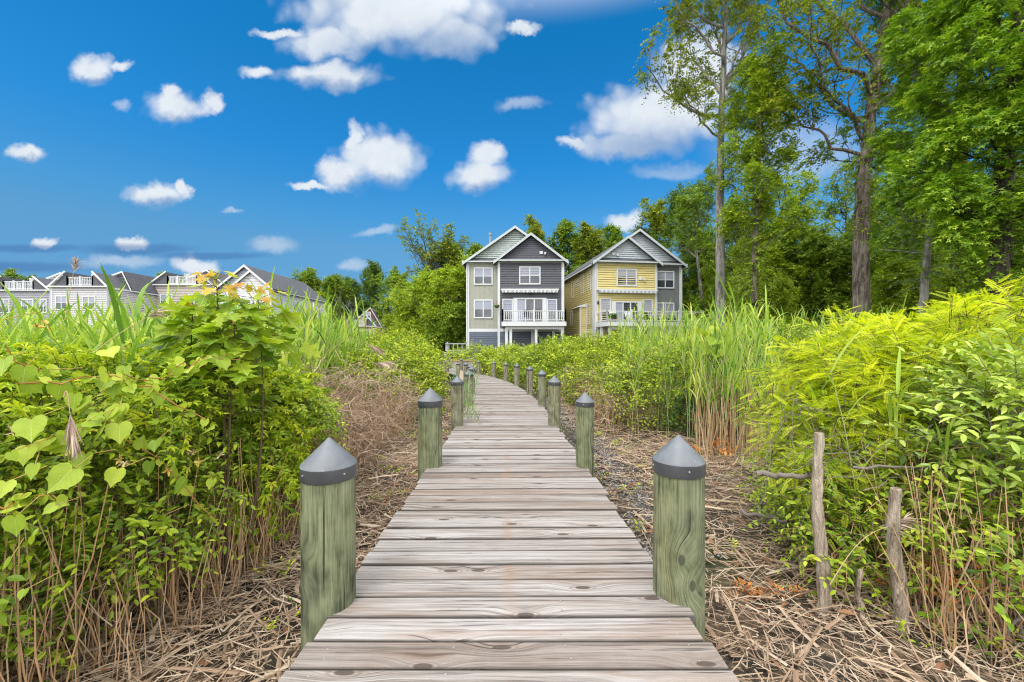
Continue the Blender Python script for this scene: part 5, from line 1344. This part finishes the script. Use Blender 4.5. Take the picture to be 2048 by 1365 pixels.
simple('wide bush hiding the deck posts of the yellow house, left half', [(5.3, 20, .6, 1.4, 1.2, 1.15), (7.0, 20.5, .55, 1.4, 1.2, 1.1)], 900, G_mid2, .13, .55)
simple('wide bush hiding the deck posts of the yellow house, right half', [(8.6, 18.5, .55, 1.4, 1.2, 1.1), (7.4, 16.5, .5, 1.2, 1.0, 1.05)], 900, G_mid, .12, .5)
simple('bush in front of the smooth grey trunk', [(6.2, 12, .6, 1.1, 1.0, .85), (7.6, 12.5, .7, 1.1, 1.0, .9)], 800, G_mid2, .1, .42)
simple('yellowish bush at the foot of the ivy covered trunk', [(8.4, 14.5, .7, 1.3, 1, 1.0), (10, 14.5, .8, 1.3, 1, 1.0)], 800, G_mid2, .11, .45)
simple('bush at the foot of the thick rough trunk', [(8.5, 10.5, .8, 1.3, .9, .85), (10.2, 10.5, .9, 1.3, .9, .85)], 800, G_mid, .1, .42)
simple('leafy bush behind the golden shrub at the right edge', [(10.5, 12.5, 1.0, 1.5, 1.2, 1.1), (13, 13, 1.1, 1.6, 1.2, 1.2)], 900, G_mid, .11, .45)
# left
simple('dense bush on the left just behind the second left post', [(-2.15, 9.0, .25, .62, .9, .8), (-2.6, 8.0, .35, .6, .7, .7)], 800, G_mid2, .085)
simple('bright bush on the left behind the third left post', [(-2.55, 11.6, .4, .8, .9, .82), (-3.3, 12.2, .55, .8, .9, .85)], 750, G_mid2, .095, .4)
simple('dark leaved bush among the left reeds above the brambles', [(-3.35, 8.6, .62, .7, .7, .62), (-3.0, 9.6, .55, .6, .7, .7)], 600, G_mid, .09)
simple('tall shrub at the left bend of the boardwalk', [(-3.75, 15.6, .6, 1.0, 1.0, 1.0), (-4.6, 15.5, .7, 1.0, 1.0, 1.0)], 800, G_mid2, .11, .45)
simple('rounded shrub in the left reeds before the pale green trees', [(-6.2, 16.5, .8, 1.3, 1.1, 1.0), (-5.2, 18.5, .75, 1.2, 1.1, 1.05)], 800, G_mid, .12, .5)
simple('sprawling bush in the reeds below the cottage', [(-7.8, 17, .7, 1.5, 1.1, .95), (-9.5, 18, .7, 1.5, 1.1, 1.0)], 800, G_mid2, .12, .5)
# ---------------------------------------------------------------- trees
G_oak = leaf_mat('oak_leaf', [(.042, .09, .009), (.095, .172, .012), (.175, .255, .018), (.28, .33, .028)], .28, .5, .3)
G_oliv = leaf_mat('olive_leaf', [(.05, .085, .008), (.11, .155, .010), (.20, .24, .016), (.32, .335, .03)], .35, .5, .3)
G_gum = leaf_mat('sweetgum_leaf', [(.04, .10, .007), (.10, .20, .010), (.19, .305, .015), (.32, .42, .027)], .32, .42, .4)
G_lime = leaf_mat('lime_leaf', [(.07, .13, .009), (.155, .24, .012), (.26, .335, .018), (.38, .43, .03)], .35, .45, .3)
G_deep = leaf_mat('deep_green_leaf', [(.02, .05, .008), (.05, .10, .012), (.095, .165, .018), (.16, .23, .03)], .25, .45, .35)
B_grey = bark_mat('smooth_grey_bark', (.13, .125, .115), (.31, .30, .28), .7)
B_rough = bark_mat('rough_brown_bark', (.075, .062, .052), (.24, .205, .175), 1.0)
B_dark = bark_mat('dark_bark', (.035, .03, .026), (.13, .11, .09), 1.0)

def interp_path(p, t):
    """p (n,k,3), t (n,m) in 0..1 -> positions and tangents (n,m,3)"""
    k = p.shape[1]; x = np.clip(t * (k - 1), 0, k - 1.0001); i = x.astype(int); f = (x - i)[..., None]
    r = np.arange(len(p))[:, None]
    a, b = p[r, i], p[r, i + 1]
    return a * (1 - f) + b * f, nrm(b - a)
def fork(par, m, tmin, ln, spread, up, npt=6, wig=.05, tmax=1.0, curve=.25, lvar=.35):
    """m children on every parent branch"""
    n = len(par)
    t = tmin + (tmax - tmin) * (np.arange(m)[None] + rng.uniform(0, 1, (n, m))) / m
    P, T = interp_path(par, t)
    side = rng.normal(size=T.shape); side = nrm(side - (side * T).sum(-1, keepdims=True) * T)
    D = nrm(T * (1 - spread) + side * spread + np.array([0, 0, up]))
    L = ln * rng.uniform(1 - lvar, 1 + lvar, (n, m)) * (1.15 - .45 * t)
    P, D, L = P.reshape(-1, 3), D.reshape(-1, 3), L.ravel()
    s_ = np.linspace(0, 1, npt)[None, :, None]
    w = np.cumsum(rng.normal(0, wig, (len(P), npt, 3)), 1); w[:, 0] = 0
    p = P[:, None] + L[:, None, None] * (D[:, None] * s_ + np.array([0, 0, curve]) * s_ ** 2 + w)
    return p, L
def tree(name, label, pts, r0, r1, limbs, mat, bark, leaf=.14, tm=T_DIA, sub=6, sub2=4, tw=4, nl=6, twl=.45, group=None, rvar=1.0, rbias=0.0, droop=.35, ivy=0, clothe=0, tilt=.5, subl=.45, cat='tree', build=True, sides=10, lmin=None):
    """pts: trunk polyline; limbs: list of (start fraction, azimuth deg or None, elevation deg, length, curve)"""
    pts = np.array(pts, float); base = pts[0].copy()
    r = thing(name, label, cat, base, group=group)
    q = np.linspace(0, 1, 28); d = np.linspace(0, 1, len(pts))
    trunk = np.stack([np.interp(q, d, pts[:, k]) for k in range(3)], 1)
    for _ in range(3): trunk[1:-1] = trunk[1:-1] * .5 + (trunk[:-2] + trunk[2:]) * .25
    H = trunk[-1, 2] - trunk[0, 2]
    trunk[1:] += rng.normal(0, .006 * r0 * 8, trunk[1:].shape) * [1, 1, 0]
    tk, br, fo = MB(), MB(), MB()
    rad = r0 + (r1 - r0) * q ** .85; rad[0] *= 1.3; rad[1] *= 1.1
    tubes(tk, trunk[None], rad[None], 18, .5)
    P, L = [], []
    for (f, az, el, ln, cv) in limbs:
        p, t = interp_path(trunk[None], np.array([[f]])); p = p[0, 0]
        az = rng.uniform(0, 360) if az is None else az
        e = math.radians(el); D = np.array([math.sin(math.radians(az)) * math.cos(e), math.cos(math.radians(az)) * math.cos(e), math.sin(e)])
        s_ = np.linspace(0, 1, 8)[:, None]; w = np.cumsum(rng.normal(0, .035, (8, 3)), 0); w[0] = 0
        P.append(p + ln * (D * s_ + np.array([0, 0, cv]) * s_ ** 2 + w)); L.append(ln)
    P = np.array(P); L = np.array(L)
    lr = np.clip(.022 * L, .02, r0 * .6)
    tubes(br, P, lr[:, None] * np.linspace(1, .25, 8)[None], 7, .5)
    s1, l1 = fork(P, sub, .22, 1.0, .55, .18, 6, .05); k = np.repeat(L, sub); s1 = s1[:, :1] + (s1 - s1[:, :1]) * (k * subl)[:, None, None]; l1 = l1 * k * subl
    tubes(br, s1, np.clip(.014 * l1, .006, .06)[:, None] * np.linspace(1, .3, 6)[None], 5, .5)
    s2, l2 = fork(s1, sub2, .2, 1.0, .55, .1, 5, .05); k2 = np.clip(np.repeat(l1, sub2) * .5, .35, 2.2); s2 = s2[:, :1] + (s2 - s2[:, :1]) * k2[:, None, None]
    tubes(br, s2, np.array([1, .8, .6, .45, .3])[None] * .011, 3, .5)
    P3, T3 = interp_path(s2, np.linspace(.3, 1, tw)[None] + rng.uniform(-.08, .0, (len(s2), tw)))
    P3, T3 = P3.reshape(-1, 3), T3.reshape(-1, 3)
    D3 = nrm(T3 * .6 + rng.normal(0, .6, T3.shape) + [0, 0, .12])
    cr = np.repeat(rng.normal(0, .09, len(s1)), sub2 * tw)      # each branch a little lighter or darker in leaf colour
    sprays(fo, P3, D3, twl * rng.uniform(.6, 1.2, len(P3)), nl, leaf, tm, droop, .9, tilt, 1.0, rbias, rvar)
    if clothe:     # short leafy shoots on the trunk and ivy
        t_ = rng.uniform(ivy, .75, clothe); Pc, Tc = interp_path(trunk[None], t_[None]); Pc = Pc[0]
        th = rng.uniform(0, 6.28, clothe); Dc = np.stack([np.cos(th), np.sin(th), rng.uniform(-.2, .6, clothe)], 1)
        sprays(fo, Pc, Dc, rng.uniform(.4, 1.6, clothe), nl + 3, leaf, tm, droop, .9, tilt, 1.0, rbias - .05, rvar, br, .01)
    tk.build('trunk', bark, r, True, off=base); br.build('branches', bark, r, off=base); fo.build('crown', mat, r, off=base)
    return r
def ring(n, f0, f1, l0, l1, e0, e1, cv=.2, az0=0.0):
    """n limbs up the trunk: length and elevation run from bottom to top"""
    o = []
    for i in range(n):
        g = i / max(1, n - 1)
        o.append((f0 + (f1 - f0) * g, (az0 + 137.5 * i + rng.uniform(-25, 25)) % 360, e0 + (e1 - e0) * g + rng.uniform(-8, 8), (l0 + (l1 - l0) * g) * rng.uniform(.75, 1.2), cv))
    return o
def tp(px, py, Y): return at(px, py, Y)
def ground_at(px, Y):
    a = at(px, 690, Y); a[2] = GZ - .1; return a

# tall smooth grey trunk
b = ground_at(1441, 24)
tree('tall_tree', 'tall slender tree with smooth grey trunk, bare below an open crown', [b, tp(1441, 560, 24), tp(1440, 380, 24), tp(1442, 250, 24), tp(1448, 120, 24), tp(1452, -60, 24)], .31, .10,
     [(.56, -80, 30, 3.2, .3), (.60, 70, 45, 3.6, .35), (.63, -95, 12, 4.6, .45), (.66, 40, 50, 4.8, .3), (.69, -60, 52, 4.2, .3), (.71, 100, 48, 5.0, .35), (.74, 160, 50, 4.0, .3), (.77, -110, 42, 4.6, .35), (.80, 20, 60, 4.5, .2), (.83, 80, 55, 4.5, .3), (.87, -70, 55, 4.4, .3), (.9, 190, 60, 3.5, .2), (.94, -30, 65, 3.6, .2), (.97, 100, 65, 3.6, .2), (.995, 0, 80, 3.0, .1)],
     G_oliv, B_grey, .19, T_DIA, 7, 5, 6, 8, .6, droop=.5)
# ivy covered thin trunk with yellow-green crown
b = ground_at(1510, 22)
tree('ivy_clad_tree', 'slim tree clothed in yellow-green leaves, just right of the smooth grey trunk', [b, tp(1508, 560, 22), tp(1514, 400, 22), tp(1520, 280, 22), tp(1527, 215, 22)], .19, .05,
     ring(18, .30, .99, 2.2, 1.9, 12, 62, .25), G_lime, B_rough, .17, T_DIA, 7, 5, 6, 8, .55, clothe=300, ivy=.12, rbias=-.05)
# thick rough trunk
b = ground_at(1722, 20)
tree('rough_barked_tree', 'big tree with thick rough brown trunk and high spreading olive crown', [b, tp(1722, 560, 20), tp(1722, 440, 20), tp(1731, 320, 20), tp(1742, 220, 20.2), tp(1760, 110, 20.5), tp(1778, -10, 21), tp(1790, -140, 21)], .39, .13,
     [(.42, 75, 12, 3.5, .15), (.44, -85, 18, 4.0, .2), (.47, -100, 25, 5.0, .25), (.50, 85, 22, 4.6, .25), (.53, -75, 38, 5.2, .3), (.57, 110, 35, 5, .3), (.60, -105, 30, 6.0, .3), (.64, 60, 45, 4.8, .3), (.68, -70, 45, 5.6, .3), (.72, 180, 45, 4.5, .3), (.76, 95, 45, 5, .3), (.80, -90, 48, 5, .25), (.84, 30, 50, 4, .25), (.88, -60, 55, 4.2, .2), (.93, 110, 55, 4, .2), (.98, -20, 70, 3.4, .2)],
     G_oliv, B_rough, .19, T_DIA, 8, 5, 6, 8, .6, rbias=.02, droop=.5, clothe=120, ivy=.25)
# leaning slim trunk
b = ground_at(1846, 16)
tree('slim_leaning_tree', 'slim leaning tree with pale trunk between the thick rough tree and the right edge', [b, tp(1842, 640, 16), tp(1850, 560, 16), tp(1860, 450, 16), tp(1864, 330, 16), tp(1858, 180, 16), tp(1866, 60, 16)], .165, .05,
     ring(14, .42, .98, 2.0, 1.5, 8, 55, .2), G_gum, B_grey, .15, T_STAR, 7, 5, 6, 7, .5, rbias=.05, clothe=140, ivy=.3)
# big sweetgum at the right edge
b = ground_at(1995, 13.5)
tree('sweetgum_tree', 'large sweetgum with glossy star-shaped leaves filling the right edge, dark trunk behind them', [b, tp(1998, 560, 13.5), tp(2006, 400, 13.5), tp(2018, 240, 13.5), tp(2030, 90, 13.5), tp(2040, -80, 13.5)], .31, .14,
     [(.30, -95, 0, 2.16, .0), (.33, 195, 5, 1.87, .05), (.36, 250, 8, 2.16, .05), (.40, -80, 10, 2.45, .08), (.44, 200, 12, 2.02, .1), (.47, -100, 14, 2.38, .1), (.50, 240, 15, 2.02, .12), (.54, 170, 18, 2.60, .15), (.57, -85, 20, 2.30, .15), (.61, 225, 22, 2.16, .15), (.65, -100, 25, 2.30, .2), (.69, 190, 25, 1.87, .2), (.73, -75, 30, 2.30, .2), (.77, 240, 35, 2.02, .2), (.82, -95, 38, 2.23, .2), (.86, 200, 40, 1.87, .2), (.9, -80, 45, 2.16, .2), (.94, 150, 50, 2.60, .2), (.97, -100, 55, 2.16, .2), (.35, 90, 10, 2.50, .1), (.6, 80, 25, 2.50, .1), (.8, 90, 35, 2.50, .1)],
     G_gum, B_dark, .165, T_STAR, 9, 5, 6, 7, .5, rbias=.03, droop=.45, clothe=420, ivy=.06)
b = ground_at(1912, 19)
tree('dark_trunked_tree', 'dark trunked tree between the thick rough tree and the sweetgum, crown out of the picture', [b, tp(1915, 500, 19), tp(1920, 300, 19), tp(1926, 120, 19), tp(1930, -40, 19), tp(1934, -160, 19)], .30, .14,
     ring(18, .32, .98, 4.6, 3.2, 5, 55, .2, 30), G_gum, B_dark, .18, T_STAR, 7, 5, 6, 7, .55, rbias=-.08)
# understorey and second rank of the wood
U = [(1545, 25, 4.6, 'lime', 'small light green tree low in the wood right of the ivy clad tree'),
     (1512, 28, 6.0, 'lime', 'leafy light green tree behind the smooth grey trunk'),
     (1600, 30, 9.5, 'oak', 'mid-green bushy tree left of the thick rough trunk'),
     (1655, 28, 8.2, 'oak', 'mid-green dense tree hugging the left side of the thick rough trunk'),
     (1580, 34, 14.5, 'lime', 'mid-height yellow-green tree filling the wood between ivy clad and rough trees'),
     (1690, 38, 15.5, 'oak', 'tall mid-green tree behind the thick rough trunk'),
     (1800, 22, 5.6, 'lime', 'bright green understorey tree right of the thick rough trunk'),
     (1795, 31, 13, 'oak', 'mid-green tree deep in the wood right of the thick rough trunk'),
     (1880, 27, 10.5, 'oak', 'mid-green tree behind the slim leaning trunk'),
     (1950, 17, 4.4, 'lime', 'low leafy tree under the sweetgum'),
     (2040, 20, 9.0, 'oak', 'shady tree behind the sweetgum at the right border'),
     (1480, 36, 13.0, 'oak', 'dense mid-green tree behind the ivy clad tree'),
     (1745, 27, 5.0, 'oak', 'low tree in the shade beside the thick rough trunk'),
     (1535, 29, 8.0, 'lime', 'light green tree between the ivy clad tree and the bushy mid-green tree'),
     (1830, 26, 8.5, 'lime', 'light green tree just behind the slim leaning trunk'),
     (2110, 17, 8.0, 'oak', 'tree mostly outside the right border')]
MATS = {'lime': G_lime, 'deep': G_deep, 'oak': G_oak, 'oliv': G_oliv}
for px, Y, h, k, lb in U:
    b = ground_at(px, Y); top = b + [rng.normal(0, .3), rng.normal(0, .3), h * .88]
    mid_ = (b + top) / 2 + [rng.normal(0, .25), 0, 0]
    tree('woodland_tree', lb, [b, mid_, top], .04 + .012 * h, .03, ring(13 if h < 8 else 17, .16 if h < 8 else .2, .98, h * .42 if h < 8 else h * .30, h * .2, 5, 65, .2), MATS[k], B_dark, .17 if Y < 26 else .23, T_DIA, 7, 5, 6, 7, .55, group='trees in the right hand wood', rbias=-.02)

# trees behind the houses and along the far edge of the marsh
def far_tree(label, px, top_py, Y, wid, k, seed=0, leaf=.3, trunk_vis=.06, n=20, nm='far_tree', cv=.2, sub=7, nl=6, open_=False):
    b = ground_at(px, Y); H = (EYE - (top_py - CY) * Y / F) - GZ
    top = b + [rng.normal(0, .4), 0, H * .84]
    w_ = wid * Y / F / 2
    lim = []
    for i in range(n):
        g = i / (n - 1); f = trunk_vis + (.97 - trunk_vis) * g
        l = w_ * (math.sin(math.pi * min(1, .25 + .72 * g)) ** .7) * rng.uniform(.7, 1.15)
        lim.append((f, (137.5 * i + rng.uniform(-30, 30)) % 360, 5 + 65 * g, max(l, H * .14), cv))
    return tree(nm, label, [b, (b + top) / 2 + [rng.normal(0, .3), 0, 0], top], .02 * H, .05, lim, MATS[k], B_dark, leaf, T_DIA, sub, 5, 6, nl, .95, group='trees behind the houses', droop=.35, sides=6)
FT = [('rounded olive tree right behind the end of the white house roof', 615, 543, 78, 110, 'oak'),
      ('mid-green tree between the white house and the cottage', 665, 552, 84, 100, 'oak'),
      ('dark crown rising above the cottage', 745, 526, 88, 110, 'deep'),
      ('darker tree behind the cottage roof, right side', 790, 540, 84, 100, 'oak'),
      ('lighter low tree left of the cottage', 640, 590, 74, 60, 'lime'),
      ('dark tree filling the gap between cottage and tall branching tree', 700, 560, 92, 110, 'deep'),
      ('broad pale green tree, left one of the pair beside the grey house', 842, 556, 50, 150, 'lime'),
      ('broad pale green tree touching the left wall of the grey house', 895, 540, 46, 150, 'lime'),
      ('low pale green tree at the marsh edge left of the grey house', 806, 592, 52, 80, 'lime'),
      ('shrubby dark tree at the foot of the pale green trees', 905, 625, 43, 110, 'oak'),
      ('dense dark tree behind the pale green trees, left of the grey house gable', 905, 488, 62, 150, 'deep'),
      ('olive tree just behind the flue pipe of the grey house', 955, 492, 58, 100, 'oak'),
      ('slim bright tree peeking above the grey house, right of its ridge', 1068, 448, 60, 70, 'oliv'),
      ('tall dark tree between the two houses, left one', 1135, 446, 62, 120, 'oak'),
      ('broad yellow-green tree between the two houses, middle one', 1185, 450, 58, 120, 'oliv'),
      ('dark tree just left of the yellow house ridge', 1240, 446, 66, 120, 'oak'),
      ('olive tree above the right roof slope of the yellow house', 1310, 405, 56, 130, 'oliv'),
      ('tall dark blue-green tree right of the yellow house roof', 1365, 370, 50, 150, 'deep'),
      ('mid-green tree beside the grey corner bay of the yellow house', 1420, 460, 47, 110, 'oak'),
      ('light tree at the corner of the yellow house deck', 1432, 540, 42, 80, 'lime'),
      ('tree at the far left edge behind the lavender-grey terrace house', 22, 541, 88, 90, 'oak'),
      ('small far tree between the terrace houses at the left', 60, 552, 92, 60, 'oak'),
      ('far tree crown between the tan house and its left neighbour', 335, 548, 92, 70, 'oak')]
for lb, px, ty, Y, wd, k in FT:
    far_tree(lb, px, ty, Y, wd, k, leaf=.30 if Y < 55 else .40, n=19)
# tall branching tree with an open ragged crown
b = ground_at(868, 57)
tree('branching_tree', 'ragged tree with bare upswept branches standing highest left of the grey house', [b, tp(866, 620, 57), tp(866, 570, 57), tp(872, 530, 57)], .32, .12,
     [(.55, -85, 45, 4.5, .5), (.65, -95, 50, 5.5, .5), (.75, -80, 55, 5.0, .4), (.8, 80, 50, 4.5, .3), (.85, -60, 62, 4.6, .3), (.9, 60, 60, 4.5, .3), (.95, -30, 70, 4.5, .2), (.99, 90, 70, 4.0, .2), (.7, 90, 40, 5, .3), (.6, 80, 30, 5, .3), (.5, 0, 30, 4, .2)], G_oliv, B_dark, .34, T_DIA, 6, 4, 4, 7, .8)
# leafless trees near the cottage and thin trunk beside the yellow house
r = thing('dead_tree', 'bare grey dead tree standing just left of the cottage', 'tree', ground_at(682, 72)); b = np.array(r.location)
mb = MB(); p0_ = np.linspace(b, b + [.6, 0, 8.5], 9); tubes(mb, [p0_], np.linspace(.12, .03, 9)[None], 6, .7); s1, l1 = fork(p0_[None], 14, .3, 2.8, .5, .3, 6); tubes(mb, s1, np.array([1, .8, .6, .5, .4, .3])[None] * .035, 4, .7); s2, _ = fork(s1, 4, .3, 1.1, .5, .2, 4); tubes(mb, s2, np.array([1, .8, .6, .4])[None] * .02, 3, .7)
mb.build('trunk', B_grey, r, off=b)
b = ground_at(1410, 41)
tree('woodland_tree', 'thin pale curved trunk close to the right end of the yellow house deck', [b, tp(1406, 620, 41), tp(1397, 540, 41), tp(1390, 480, 41), tp(1392, 420, 41)], .2, .08, ring(10, .6, .99, 3.5, 2.5, 15, 60), G_oak, B_grey, .23, T_DIA, 7, 5, 6, 7, .5, group='trees in the right hand wood')
# far mass of wood closing the horizon
mb = MB(); tk = MB()
n = 9000; px = np.concatenate([rng.uniform(560, 1420, n // 2), rng.uniform(1380, 2500, n // 2)]); Y = np.where(px < 1400, rng.uniform(95, 125, n), rng.uniform(46, 75, n))
hmax = np.where(px < 1400, 10, 13.0); z = GZ + hmax * rng.uniform(0, 1, n) ** .8
P = np.stack([(px - CX) * Y / F, Y, z], 1)
sprays(mb, P, nrm(rng.normal(0, 1, (n, 3)) + [0, -.3, .3]), 1.8, 9, .75, T_DIA, .3)
tag(mb.build('distant_woods', G_oak), 'dark mass of far woods behind the trees and houses', kind='stuff')
